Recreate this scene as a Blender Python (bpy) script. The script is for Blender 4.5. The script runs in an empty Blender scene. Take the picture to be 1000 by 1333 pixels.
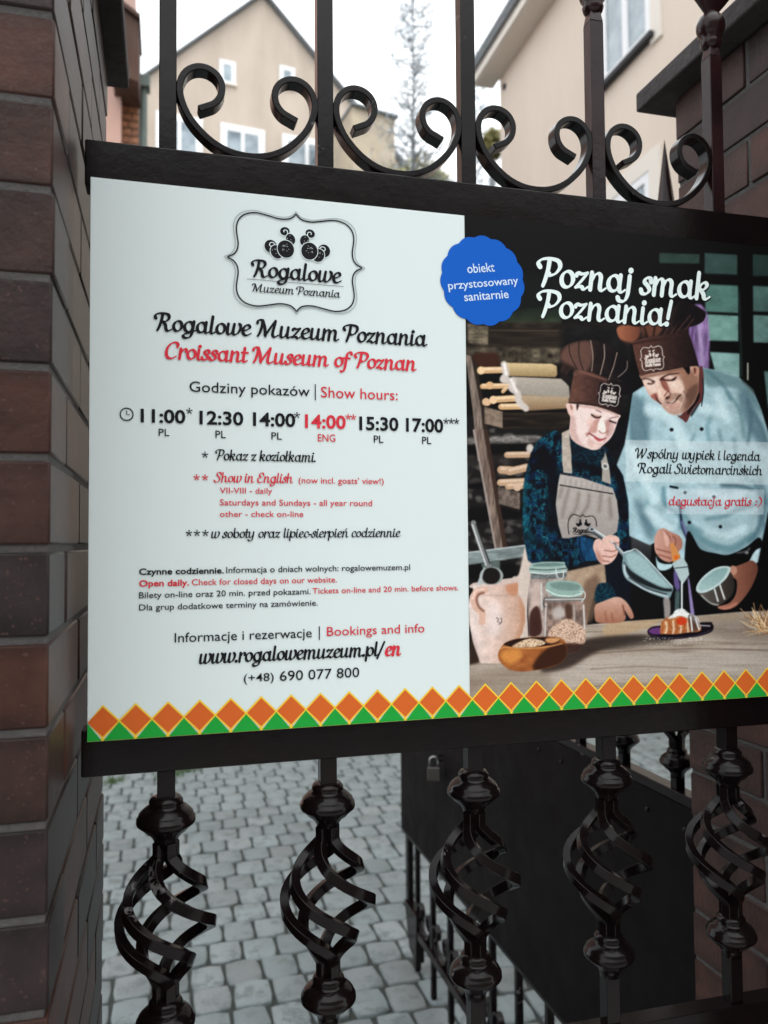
import bpy, math, random
import numpy as np
from mathutils import Matrix, Vector

# ------------------------------------------------------------------ camera, sky, sun, exposure
S = bpy.context.scene
col = S.collection
GZ = 1.47                      # height of the sign's lower edge above the paving
cd_ = bpy.data.cameras.new('camera'); cam = bpy.data.objects.new('camera', cd_); col.objects.link(cam)
yaw, pitch, roll = -0.2634, 0.0370, 0.0075
cam.matrix_world = (Matrix.Translation((0.0809, -0.9371, 0.2134 + GZ)) @ Matrix.Rotation(yaw, 4, 'Z') @ Matrix.Rotation(pitch, 4, 'X')
                    @ Matrix.Rotation(roll, 4, 'Y') @ Matrix.Rotation(math.pi / 2, 4, 'X'))
cd_.sensor_fit = 'VERTICAL'; cd_.sensor_height = 24.0; cd_.lens = 24.0 * 1056.15 / 1333.0
cd_.clip_start = 0.02; cd_.clip_end = 2000
cd_.dof.use_dof = True; cd_.dof.focus_distance = 1.02; cd_.dof.aperture_fstop = 3.6
S.camera = cam
W = bpy.data.worlds.new("World"); S.world = W; W.use_nodes = True
nt = W.node_tree; nt.nodes.clear()
out = nt.nodes.new('ShaderNodeOutputWorld'); bg = nt.nodes.new('ShaderNodeBackground'); bg.inputs['Strength'].default_value = 0.1
sky = nt.nodes.new('ShaderNodeTexSky'); sky.sky_type = 'NISHITA'; sky.sun_disc = False
SUN_EL, SUN_AZ = 58, 184       # veiled sun over the street, behind the viewer
sky.sun_elevation = math.radians(SUN_EL); sky.sun_rotation = math.radians(SUN_AZ)
tc = nt.nodes.new('ShaderNodeTexCoord'); nz = nt.nodes.new('ShaderNodeTexNoise'); nz.inputs['Scale'].default_value = 2.2; nz.inputs['Detail'].default_value = 5
mr = nt.nodes.new('ShaderNodeMapRange'); mr.inputs['From Min'].default_value = .35; mr.inputs['From Max'].default_value = .62
mr.inputs['To Min'].default_value = .72; mr.inputs['To Max'].default_value = .98
mx = nt.nodes.new('ShaderNodeMixRGB'); mx.inputs[2].default_value = (11.6, 12.0, 12.3, 1)
nt.links.new(tc.outputs['Generated'], nz.inputs['Vector']); nt.links.new(nz.outputs['Fac'], mr.inputs['Value']); nt.links.new(mr.outputs['Result'], mx.inputs[0])
nt.links.new(sky.outputs['Color'], mx.inputs[1]); nt.links.new(mx.outputs[0], bg.inputs['Color']); nt.links.new(bg.outputs[0], out.inputs['Surface'])
sl = bpy.data.lights.new('sun', 'SUN'); sl.energy = 0.5; sl.angle = math.radians(60); sl.color = (1.0, .96, .9)
sun = bpy.data.objects.new('sun', sl); col.objects.link(sun)
# Nishita: rotation 0 puts the sun on +Y and turns clockwise seen from above
az, el = math.radians(SUN_AZ), math.radians(SUN_EL)
sd = Vector((math.sin(az) * math.cos(el), math.cos(az) * math.cos(el), math.sin(el)))
sun.rotation_euler = sd.to_track_quat('Z', 'Y').to_euler()
S.view_settings.view_transform = 'Standard'; S.view_settings.look = 'None'; S.view_settings.exposure = 0.95; S.view_settings.gamma = 1.0
S.view_settings.use_curve_mapping = False
S.cycles.max_bounces = 8

# ------------------------------------------------------------------ helpers
def tag(o, label=None, cat=None, group=None, kind=None):
    if label: o['label'] = label
    if cat: o['category'] = cat
    if group: o['group'] = group
    if kind: o['kind'] = kind
    return o
def empty(name, loc, label, cat, group=None):
    o = bpy.data.objects.new(name, None); o.location = loc; o.empty_display_size = .1; col.objects.link(o)
    return tag(o, label, cat, group)
class MB:
    """mesh builder"""
    def __init__(s): s.v = []; s.f = []; s.m = []; s.cur = 0
    def add(s, v, f):
        n = len(s.v); s.v += [tuple(map(float, p)) for p in v]; s.f += [tuple(n + i for i in q) for q in f]; s.m += [s.cur] * len(f); return s
    def box(s, x0, x1, y0, y1, z0, z1):
        return s.add([(x0,y0,z0),(x1,y0,z0),(x1,y1,z0),(x0,y1,z0),(x0,y0,z1),(x1,y0,z1),(x1,y1,z1),(x0,y1,z1)],
                     [(0,3,2,1),(4,5,6,7),(0,1,5,4),(1,2,6,5),(2,3,7,6),(3,0,4,7)])
    def hexa(s, p): return s.add(p, [(0,3,2,1),(4,5,6,7),(0,1,5,4),(1,2,6,5),(2,3,7,6),(3,0,4,7)])
    def lathe(s, prof, cx=0, cy=0, cz=0, n=24, sx=1, sy=1):
        k = len(prof); v = [(cx + r*sx*math.cos(2*math.pi*i/n), cy + r*sy*math.sin(2*math.pi*i/n), cz + z) for r, z in prof for i in range(n)]
        f = [(j*n+i, (j+1)*n+i, (j+1)*n+(i+1) % n, j*n+(i+1) % n) for j in range(k-1) for i in range(n)]
        f.append(tuple(range(n))); f.append(tuple((k-1)*n+i for i in reversed(range(n))))
        return s.add(v, f)
    def sweep(s, path, frames, hw, hd):
        """rectangular bar along path; frames = (side, up) unit vectors; hw, hd half sizes (scalars or lists)"""
        v = []; n = len(path)
        for i, (p, (a, b)) in enumerate(zip(path, frames)):
            w = hw[i] if hasattr(hw, '__len__') else hw; d = hd[i] if hasattr(hd, '__len__') else hd
            p, a, b = Vector(p), Vector(a), Vector(b)
            v += [p - a*w - b*d, p + a*w - b*d, p + a*w + b*d, p - a*w + b*d]
        f = [(4*i+j, 4*i+(j+1) % 4, 4*i+4+(j+1) % 4, 4*i+4+j) for i in range(n-1) for j in range(4)]
        f += [(3,2,1,0), tuple(4*(n-1)+j for j in range(4))]
        return s.add(v, f)
    def tube(s, path, rad, n=6):
        v = []; k = len(path)
        for i, p in enumerate(path):
            p = Vector(p); t = (Vector(path[min(i+1, k-1)]) - Vector(path[max(i-1, 0)])).normalized()
            a = t.orthogonal().normalized() if i == 0 else (a - t*a.dot(t)).normalized()
            b = t.cross(a); r = rad[i] if hasattr(rad, '__len__') else rad
            v += [p + (a*math.cos(2*math.pi*j/n) + b*math.sin(2*math.pi*j/n))*r for j in range(n)]
        f = [(n*i+j, n*i+(j+1) % n, n*(i+1)+(j+1) % n, n*(i+1)+j) for i in range(k-1) for j in range(n)]
        f += [tuple(reversed(range(n))), tuple(n*(k-1)+j for j in range(n))]
        return s.add(v, f)
    def build(s, name, mat, parent=None, smooth=False, bevel=0, seg=2, loc=None):
        me = bpy.data.meshes.new(name); me.from_pydata(s.v, [], s.f); me.update()
        o = bpy.data.objects.new(name, me); col.objects.link(o)
        for m_ in (mat if isinstance(mat, (list, tuple)) else [mat]): me.materials.append(m_)
        if any(s.m): me.polygons.foreach_set('material_index', s.m)
        if smooth: me.polygons.foreach_set('use_smooth', [True]*len(me.polygons))
        if bevel:
            b = o.modifiers.new('bevel', 'BEVEL'); b.width = bevel; b.segments = seg; b.limit_method = 'ANGLE'; b.angle_limit = math.radians(40)
            b.harden_normals = True; me.polygons.foreach_set('use_smooth', [True]*len(me.polygons))
        if parent: o.parent = parent
        if loc: o.location = loc
        return o
def frames2(path, side):
    """frames for a path kept in a plane whose normal is side"""
    n = len(path); fr = []
    for i in range(n):
        t = (Vector(path[min(i+1, n-1)]) - Vector(path[max(i-1, 0)])).normalized(); s_ = Vector(side)
        fr.append((s_, s_.cross(t).normalized()))
    return fr

# ------------------------------------------------------------------ materials
MATS = {}
def mat(name, color, rough=.6, metal=0, spec=.5, var=None, vscale=20, vamt=.5, detail=4, bump=0, bscale=60, rnd=0, fleck=None, fscale=90, fthr=.68, coat=0, stretch=None, rv=.1):
    m = bpy.data.materials.new(name); m.use_nodes = True; nt = m.node_tree; b = nt.nodes['Principled BSDF']
    b.inputs['Roughness'].default_value = rough; b.inputs['Metallic'].default_value = metal
    b.inputs['Specular IOR Level'].default_value = spec; b.inputs['Coat Weight'].default_value = coat
    N = nt.nodes.new; Lk = nt.links.new
    g = N('ShaderNodeNewGeometry'); src = g.outputs['Position']
    if stretch:
        mp = N('ShaderNodeMapping'); mp.inputs['Scale'].default_value = stretch; Lk(src, mp.inputs['Vector']); src = mp.outputs['Vector']
    cur = None; base = tuple(color) + (1,)
    b.inputs['Base Color'].default_value = base
    def noise(scale, det=4, rough_=.6):
        n = N('ShaderNodeTexNoise'); n.inputs['Scale'].default_value = scale; n.inputs['Detail'].default_value = det; n.inputs['Roughness'].default_value = rough_
        Lk(src, n.inputs['Vector']); return n.outputs['Fac']
    def mixc(fac, a, c):
        x = N('ShaderNodeMixRGB'); Lk(fac, x.inputs[0])
        for i, q in ((1, a), (2, c)):
            if isinstance(q, tuple): x.inputs[i].default_value = q
            else: Lk(q, x.inputs[i])
        return x.outputs[0]
    def rng(fac, a, c, lo=0, hi=1):
        r = N('ShaderNodeMapRange'); Lk(fac, r.inputs['Value']); r.inputs['From Min'].default_value = a; r.inputs['From Max'].default_value = c
        r.inputs['To Min'].default_value = lo; r.inputs['To Max'].default_value = hi; return r.outputs['Result']
    cur = base
    if var: cur = mixc(rng(noise(vscale, detail), .35, .65, 0, vamt), cur, tuple(var) + (1,))
    if rnd:
        oi = N('ShaderNodeObjectInfo'); h = N('ShaderNodeHueSaturation'); Lk(rng(oi.outputs['Random'], 0, 1, 1 - rnd, 1 + rnd), h.inputs['Value'])
        fr = N('ShaderNodeMath'); fr.operation = 'MULTIPLY'; fr.inputs[1].default_value = 7.31; Lk(oi.outputs['Random'], fr.inputs[0])
        f2 = N('ShaderNodeMath'); f2.operation = 'FRACT'; Lk(fr.outputs[0], f2.inputs[0]); Lk(rng(f2.outputs[0], 0, 1, .75, 1.35), h.inputs['Saturation'])
        if isinstance(cur, tuple): h.inputs['Color'].default_value = cur
        else: Lk(cur, h.inputs['Color'])
        cur = h.outputs[0]
    if fleck:
        ad = N('ShaderNodeMath'); ad.operation = 'MULTIPLY_ADD'; Lk(noise(fscale*.12, 2), ad.inputs[0]); ad.inputs[1].default_value = .5; ms = N('ShaderNodeMath'); ms.operation = 'MULTIPLY'; ms.inputs[1].default_value = .5
        Lk(noise(fscale, 6, .7), ms.inputs[0]); Lk(ms.outputs[0], ad.inputs[2]); cur = mixc(rng(ad.outputs[0], fthr - .07, fthr - .045), cur, tuple(fleck) + (1,))
    if not isinstance(cur, tuple): Lk(cur, b.inputs['Base Color'])
    rn = noise(vscale*1.7, 3); Lk(rng(rn, .3, .7, max(rough - rv, .02), min(rough + rv, 1)), b.inputs['Roughness'])
    if bump:
        bp = N('ShaderNodeBump'); bp.inputs['Strength'].default_value = bump; bp.inputs['Distance'].default_value = .01
        Lk(noise(bscale, 6, .65), bp.inputs['Height']); Lk(bp.outputs[0], b.inputs['Normal'])
    MATS[name] = m; return m
IRON = mat('black_brown_gate_paint', (.0035, .0023, .0027), .16, spec=.17, rv=.05, var=(.008, .004, .0038), vscale=9, bump=.03, bscale=60, fleck=(.10, .095, .095), fscale=55, fthr=.705)
IRON_RED = mat('maroon_gate_paint', (.010, .004, .005), .2, spec=.22, rv=.05, var=(.03, .010, .010), vscale=12, bump=.07, bscale=50, fleck=(.16, .14, .14), fscale=80, fthr=.75)
SHEET = mat('black_sheet_paint', (.0022, .0014, .0018), .55, spec=.07, var=(.004, .0025, .0025), vscale=5, bump=.08, bscale=12)
STEEL = mat('worn_padlock_steel', (.09, .085, .08), .4, metal=.85, var=(.1, .09, .08), vscale=60, bump=.1, bscale=200)
CHROME = mat('bright_shackle_steel', (.35, .35, .35), .2, metal=1)
MORTAR = mat('grey_mortar', (.085, .08, .078), .95, var=(.05, .047, .045), vscale=60, bump=.6, bscale=220)
GRANITE = mat('grey_granite_sett', (.165, .19, .195), .62, var=(.11, .13, .132), vscale=3.5, rnd=.16, bump=.35, bscale=110, fleck=(.1, .12, .12), fscale=140, fthr=.6)
JOINT = mat('sandy_paving_joint', (.024, .030, .026), .95, var=(.042, .048, .042), vscale=7, bump=.5, bscale=180)
CAPM = mat('dark_coping_stone', (.03, .025, .024), .8, var=(.016, .014, .014), vscale=14, bump=.5, bscale=90)
STUCCO = mat('beige_plaster', (.52, .44, .365), .9, var=(.35, .29, .235), vscale=1.6, stretch=(1, 1, .3), bump=.15, bscale=30)
STUCCO2 = mat('cream_plaster', (.68, .585, .495), .9, var=(.60, .505, .42), vscale=1.2, stretch=(1, 1, .3), bump=.15, bscale=30)
STAIN = mat('stained_ochre_plaster', (.50, .42, .31), .9, var=(.26, .23, .2), vscale=1.4, bump=.3, bscale=12)
SLAB = mat('pale_bounce_slab', (.52, .51, .49), .85, var=(.46, .45, .43), vscale=3, bump=.3, bscale=80)
STREET = mat('grey_street_plaster', (.36, .34, .31), .9, var=(.31, .29, .27), vscale=.6)
PINK = mat('pink_plaster', (.6, .38, .31), .9, var=(.52, .33, .28), vscale=1.1, bump=.2, bscale=30)
WHITE = mat('white_window_paint', (.78, .79, .8), .5)
TRIM = mat('cream_trim', (.72, .67, .6), .7)
ROOFG = mat('grey_roof_metal', (.22, .24, .26), .6, var=(.16, .18, .19), vscale=5)
ROOFB = mat('brown_eave_boards', (.085, .04, .026), .8, var=(.04, .022, .017), vscale=6, stretch=(1, 1, .3))
TILE = mat('red_roof_tile', (.3, .1, .06), .8, var=(.2, .07, .05), vscale=4)
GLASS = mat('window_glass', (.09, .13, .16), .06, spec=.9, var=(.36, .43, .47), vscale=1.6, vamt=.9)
DARK = mat('dark_room', (.03, .03, .035), .8)
PIPE = mat('grey_green_downpipe', (.13, .17, .15), .5, var=(.09, .12, .11), vscale=8)
def brickmat(name, c1, c2, c3):
    m = bpy.data.materials.new(name); m.use_nodes = True; nt = m.node_tree; b = nt.nodes['Principled BSDF']; N = nt.nodes.new; Lk = nt.links.new
    oi = N('ShaderNodeObjectInfo'); cr = N('ShaderNodeValToRGB'); e = cr.color_ramp.elements
    e[0].position = 0; e[0].color = c1 + (1,); e[1].position = 1; e[1].color = c3 + (1,); k = e.new(.5); k.color = c2 + (1,)
    Lk(oi.outputs['Random'], cr.inputs[0])
    g = N('ShaderNodeNewGeometry'); tcn = N('ShaderNodeTexCoord')
    n1 = N('ShaderNodeTexNoise'); n1.inputs['Scale'].default_value = 24; n1.inputs['Detail'].default_value = 6; Lk(g.outputs['Position'], n1.inputs['Vector'])
    r1 = N('ShaderNodeMapRange'); r1.inputs['From Min'].default_value = .3; r1.inputs['From Max'].default_value = .7; r1.inputs['To Min'].default_value = .62; r1.inputs['To Max'].default_value = 1.35
    Lk(n1.outputs['Fac'], r1.inputs['Value'])
    # fired rim: darker towards the long edges of each brick's faces
    sp = N('ShaderNodeSeparateXYZ'); Lk(tcn.outputs['Generated'], sp.inputs[0])
    a = N('ShaderNodeMath'); a.operation = 'SUBTRACT'; a.inputs[1].default_value = .5; Lk(sp.outputs['Z'], a.inputs[0])
    ab = N('ShaderNodeMath'); ab.operation = 'ABSOLUTE'; Lk(a.outputs[0], ab.inputs[0])
    r2 = N('ShaderNodeMapRange'); r2.inputs['From Min'].default_value = .28; r2.inputs['From Max'].default_value = .46; r2.inputs['To Min'].default_value = 1.0; r2.inputs['To Max'].default_value = .66
    Lk(ab.outputs[0], r2.inputs['Value'])
    mu = N('ShaderNodeMath'); mu.operation = 'MULTIPLY'; Lk(r1.outputs[0], mu.inputs[0]); Lk(r2.outputs[0], mu.inputs[1])
    h = N('ShaderNodeHueSaturation'); Lk(cr.outputs[0], h.inputs['Color']); Lk(mu.outputs[0], h.inputs['Value'])
    n3 = N('ShaderNodeTexNoise'); n3.inputs['Scale'].default_value = 260; n3.inputs['Detail'].default_value = 5; Lk(g.outputs['Position'], n3.inputs['Vector'])
    r3 = N('ShaderNodeMapRange'); r3.inputs['From Min'].default_value = .64; r3.inputs['From Max'].default_value = .7; Lk(n3.outputs['Fac'], r3.inputs['Value'])
    x = N('ShaderNodeMixRGB'); Lk(r3.outputs[0], x.inputs[0]); Lk(h.outputs[0], x.inputs[1]); x.inputs[2].default_value = tuple(q*2.1 for q in c2) + (1,)
    Lk(x.outputs[0], b.inputs['Base Color']); b.inputs['Roughness'].default_value = .38; b.inputs['Specular IOR Level'].default_value = .2
    n2 = N('ShaderNodeTexNoise'); n2.inputs['Scale'].default_value = 120; n2.inputs['Detail'].default_value = 7; n2.inputs['Roughness'].default_value = .7; Lk(g.outputs['Position'], n2.inputs['Vector'])
    bp = N('ShaderNodeBump'); bp.inputs['Strength'].default_value = .28; bp.inputs['Distance'].default_value = .006; Lk(n2.outputs['Fac'], bp.inputs['Height']); Lk(bp.outputs[0], b.inputs['Normal'])
    return m
BRICK = brickmat('dark_clinker_brick', (.019, .0135, .014), (.032, .0165, .014), (.054, .0205, .014))
BRICK2 = brickmat('orange_brick', (.36, .17, .09), (.42, .2, .11), (.3, .14, .08))

# ------------------------------------------------------------------ the artwork printed on the sign, drawn with a small software canvas
PX0,PY0,PSC=596.0,272.0,1.5
PW,PH=int(456*PSC),int(672*PSC)
def _rng(s): return np.random.RandomState(s)
def gblur(a,s):
    if s<=0: return a
    r=max(1,int(s*2.6)); k=np.exp(-.5*(np.arange(-r,r+1)/s)**2); k/=k.sum()
    o=np.zeros_like(a); p=np.pad(a,((r,r),(0,0)),mode='edge')
    for i,w in enumerate(k): o+=w*p[i:i+a.shape[0]]
    p=np.pad(o,((0,0),(r,r)),mode='edge'); q=np.zeros_like(a)
    for i,w in enumerate(k): q+=w*p[:,i:i+a.shape[1]]
    return q
def noise(seed,cx,cy):
    g=_rng(seed).rand(int(PH/cy)+3,int(PW/cx)+3)
    y=np.arange(PH)/cy; x=np.arange(PW)/cx
    yi=y.astype(int); xi=x.astype(int); fy=(y-yi)[:,None]; fx=(x-xi)[None]
    fy=fy*fy*(3-2*fy); fx=fx*fx*(3-2*fx)
    a=g[yi][:,xi]; b=g[yi][:,xi+1]; c=g[yi+1][:,xi]; d=g[yi+1][:,xi+1]
    return a*(1-fx)*(1-fy)+b*fx*(1-fy)+c*(1-fx)*fy+d*fx*fy
CR={'A':(600,400,.22),'B':(780,380,.22),'C':(600,560,.22),'D':(800,560,.2),'E':(600,700,.2),'F':(790,700,.21),'O':(580,280,.42),'Q':(580,560,.42),'P':(0,0,1),'G':(725,500,.1),'H':(820,460,.1)}
def P(s):
    o,s=s[0],s[1:]; ox,oy,sc=CR[o]
    v=[float(t) for t in s.replace(',',' ').split()]
    return np.array([((ox+v[i]*sc-PX0)*PSC,(oy+v[i+1]*sc-PY0)*PSC) for i in range(0,len(v),2)])
def cat(p,closed=True,n=6):
    m=len(p); o=[]
    rngi=range(m) if closed else range(m-1)
    for i in rngi:
        if closed: a,b,c,d=p[(i-1)%m],p[i],p[(i+1)%m],p[(i+2)%m]
        else: a,b,c,d=p[max(i-1,0)],p[i],p[i+1],p[min(i+2,m-1)]
        for j in range(n):
            t=j/n; o.append(.5*((2*b)+(c-a)*t+(2*a-5*b+4*c-d)*t*t+(3*b-a-3*c+d)*t**3))
    if not closed: o.append(p[-1])
    return np.array(o)
_NZ={}
def nzc(seed,a,b):
    k=(seed,a,b)
    if k not in _NZ: _NZ[k]=noise(seed,a,b)*.65+noise(seed+9,a/2.3,b/2.3)*.35
    return _NZ[k]
def gbf(a,s):
    return gblur(a,s)
class Cv:
    # a small software canvas: anti-aliased polygons and strokes, each worked only inside its own window
    def __init__(s): s.a=np.zeros((PH,PW,3),np.float32)
    def win(s,p,pad):
        x0,y0=np.floor(p.min(0)-pad).astype(int); x1,y1=np.ceil(p.max(0)+pad).astype(int)
        return max(x0,0),max(y0,0),min(x1,PW),min(y1,PH)
    def fillwin(s,p,w,ss=3):
        x0,y0,x1,y1=w
        acc=np.zeros((y1-y0,x1-x0),np.float32); xs=np.arange(x0,x1)+.5; q=np.roll(p,-1,0)
        for j in range(ss):
            for r,y in enumerate(np.arange(y0,y1)+(j+.5)/ss):
                c=((p[:,1]<=y)&(q[:,1]>y))|((q[:,1]<=y)&(p[:,1]>y))
                if not c.any(): continue
                xc=np.sort(p[c,0]+(y-p[c,1])*(q[c,0]-p[c,0])/(q[c,1]-p[c,1]))
                for k in range(0,len(xc)-1,2):
                    acc[r]+=np.clip(xs+.5-xc[k],0,1)*np.clip(xc[k+1]-xs+.5,0,1)
        return np.clip(acc/ss,0,1)
    def full(s,m,w):
        o=np.zeros((PH,PW),np.float32); o[w[1]:w[3],w[0]:w[2]]=m; return o
    def put(s,m,col,al=1.,w=None):
        w=w or (0,0,PW,PH); v=s.a[w[1]:w[3],w[0]:w[2]]; m=(m*al)[...,None]
        c=col if isinstance(col,np.ndarray) and col.ndim==3 else np.asarray(col,np.float32)/255.
        v*=1-m; v+=m*c
    def poly(s,pt,col,blur=.6,al=1.,smooth=True,col2=None,d=None,tex=0,tcol=None,seed=1,cell=(4,4),clip=None,thr=None,keep=True):
        p=P(pt) if isinstance(pt,str) else pt
        if smooth: p=cat(p)
        w=s.win(p,3*blur*PSC+2)
        if w[2]<=w[0] or w[3]<=w[1]: return None
        sl=(slice(w[1],w[3]),slice(w[0],w[2]))
        m=gblur(s.fillwin(p,w),blur*PSC)
        if clip is not None: m=m*clip[sl]
        c=np.asarray(col,np.float32)/255.
        if col2 is not None:
            lo,hi=p.min(0),p.max(0); yy,xx=np.mgrid[w[1]:w[3],w[0]:w[2]]
            if d=='y': t=(yy-lo[1])/(hi[1]-lo[1])
            elif d=='x': t=(xx-lo[0])/(hi[0]-lo[0])
            else: t=((xx-lo[0])/(hi[0]-lo[0])+(yy-lo[1])/(hi[1]-lo[1]))/2
            t=np.clip(t,0,1)[...,None]; c=c*(1-t)+t*np.asarray(col2,np.float32)/255.
        else: c=np.ones(m.shape+(1,),np.float32)*c
        if tex:
            nz=nzc(seed,cell[0]*PSC,cell[1]*PSC)[sl]
            if thr is not None: nz=np.clip((nz-thr)*5,0,1)
            if tcol is not None: c=c*(1-tex*nz[...,None])+np.asarray(tcol,np.float32)/255.*tex*nz[...,None]
            else: c=c*(1+tex*(nz[...,None]-.5)*2)
        s.put(m,c.astype(np.float32),al,w); return s.full(m,w)
    def line(s,pt,w,col,blur=.4,al=1.,smooth=True,w2=None,clip=None):
        p=P(pt) if isinstance(pt,str) else pt
        w=w*PSC/2; w2=w if w2 is None else w2*PSC/2
        if smooth and len(p)>2: p=cat(p,False,4)
        mr=max(w,w2)+2+3*blur*PSC; W=s.win(p,mr)
        if W[2]<=W[0] or W[3]<=W[1]: return
        Y,X=np.mgrid[W[1]:W[3],W[0]:W[2]]+.5; best=np.full(X.shape,-9.); n=len(p)-1
        for i in range(n):
            a,b=p[i],p[i+1]; d=b-a; L=max((d**2).sum(),1e-6)
            t=np.clip(((X-a[0])*d[0]+(Y-a[1])*d[1])/L,0,1)
            best=np.maximum(best,w+(w2-w)*(i+t)/n-np.hypot(X-a[0]-t*d[0],Y-a[1]-t*d[1]))
        m=gblur(np.clip(best+.5,0,1).astype(np.float32),blur*PSC)
        if clip is not None: m=m*clip[W[1]:W[3],W[0]:W[2]]
        s.put(m,col,al,W)
    def ell(s,pt,rx,ry,col,ang=0,**k):
        c=P(pt)[0]; t=np.linspace(0,2*np.pi,24,endpoint=False); a=np.radians(ang)
        x=rx*np.cos(t)*PSC; y=ry*np.sin(t)*PSC
        p=np.c_[c[0]+x*np.cos(a)-y*np.sin(a),c[1]+x*np.sin(a)+y*np.cos(a)]
        return s.poly(p,col,smooth=False,**k)
def hatlogo(c,x,y,w,col,ang,sk=0):
    # small shield outline with two croissant marks and two lines of tiny script
    ca,sa=np.cos(np.radians(ang)),np.sin(np.radians(ang))
    def T(l):
        l=np.array(l,float)*w; return np.c_[(x+l[:,0]*ca-l[:,1]*sa-PX0)*PSC,(y+l[:,0]*sa+l[:,1]*ca-PY0)*PSC]
    fr=[(-.42,-.34),(-.3,-.46),(-.08,-.42),(0,-.5),(.08,-.42),(.3,-.46),(.42,-.34),(.42,-.08),(.48,0),(.42,.08),(.42,.34),(.3,.46),(.08,.42),(0,.5),(-.08,.42),(-.3,.46),(-.42,.34),(-.42,.08),(-.48,0),(-.42,-.08),(-.42,-.34)]
    c.line(T(fr),1.0,col,blur=.25,al=.9)
    for sg in (-1,1):
        for (a,b,ra,rb,rt) in ((.075,-.15,.055,.085,sg*20),(.17,-.09,.075,.055,sg*25),(.245,-.13,.03,.04,0),(.065,-.285,.03,.04,0),(.11,-.31,.03,.02,0)):
            q=T([(sg*a,b)])[0]; c.ell('P%f,%f'%(q[0]/PSC+PX0,q[1]/PSC+PY0),ra*w,rb*w,col,ang=rt+ang,blur=.25)
        c.line(T([(sg*.125,-.2),(sg*.1,-.03)]),.7,(60,46,42),blur=.2,al=.8)
    tiny(c,'Rogalowe',T([(-.31,.17)])[0],T([(.31,.17)])[0],.155*w*PSC,1.1,col); tiny(c,'Muzeum Poznania',T([(-.3,.31)])[0],T([(.3,.31)])[0],.085*w*PSC,.7,col)
def tiny(c,txt,a,b,xh,lw,col):
    # very small script lettering drawn as single pen lines
    po,W_=script_polys(txt,.2,.2,1.); u=(b-a)/W_; n=np.array([u[1],-u[0]]); n=n/np.hypot(*n)*xh
    for q in po:
        cc=q[3] if isinstance(q,tuple) else np.array([q.mean(0),q.mean(0)+.02]); c.line(a+cc[:,:1]*u+cc[:,1:]*n,lw,col,blur=.15,smooth=False)
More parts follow.
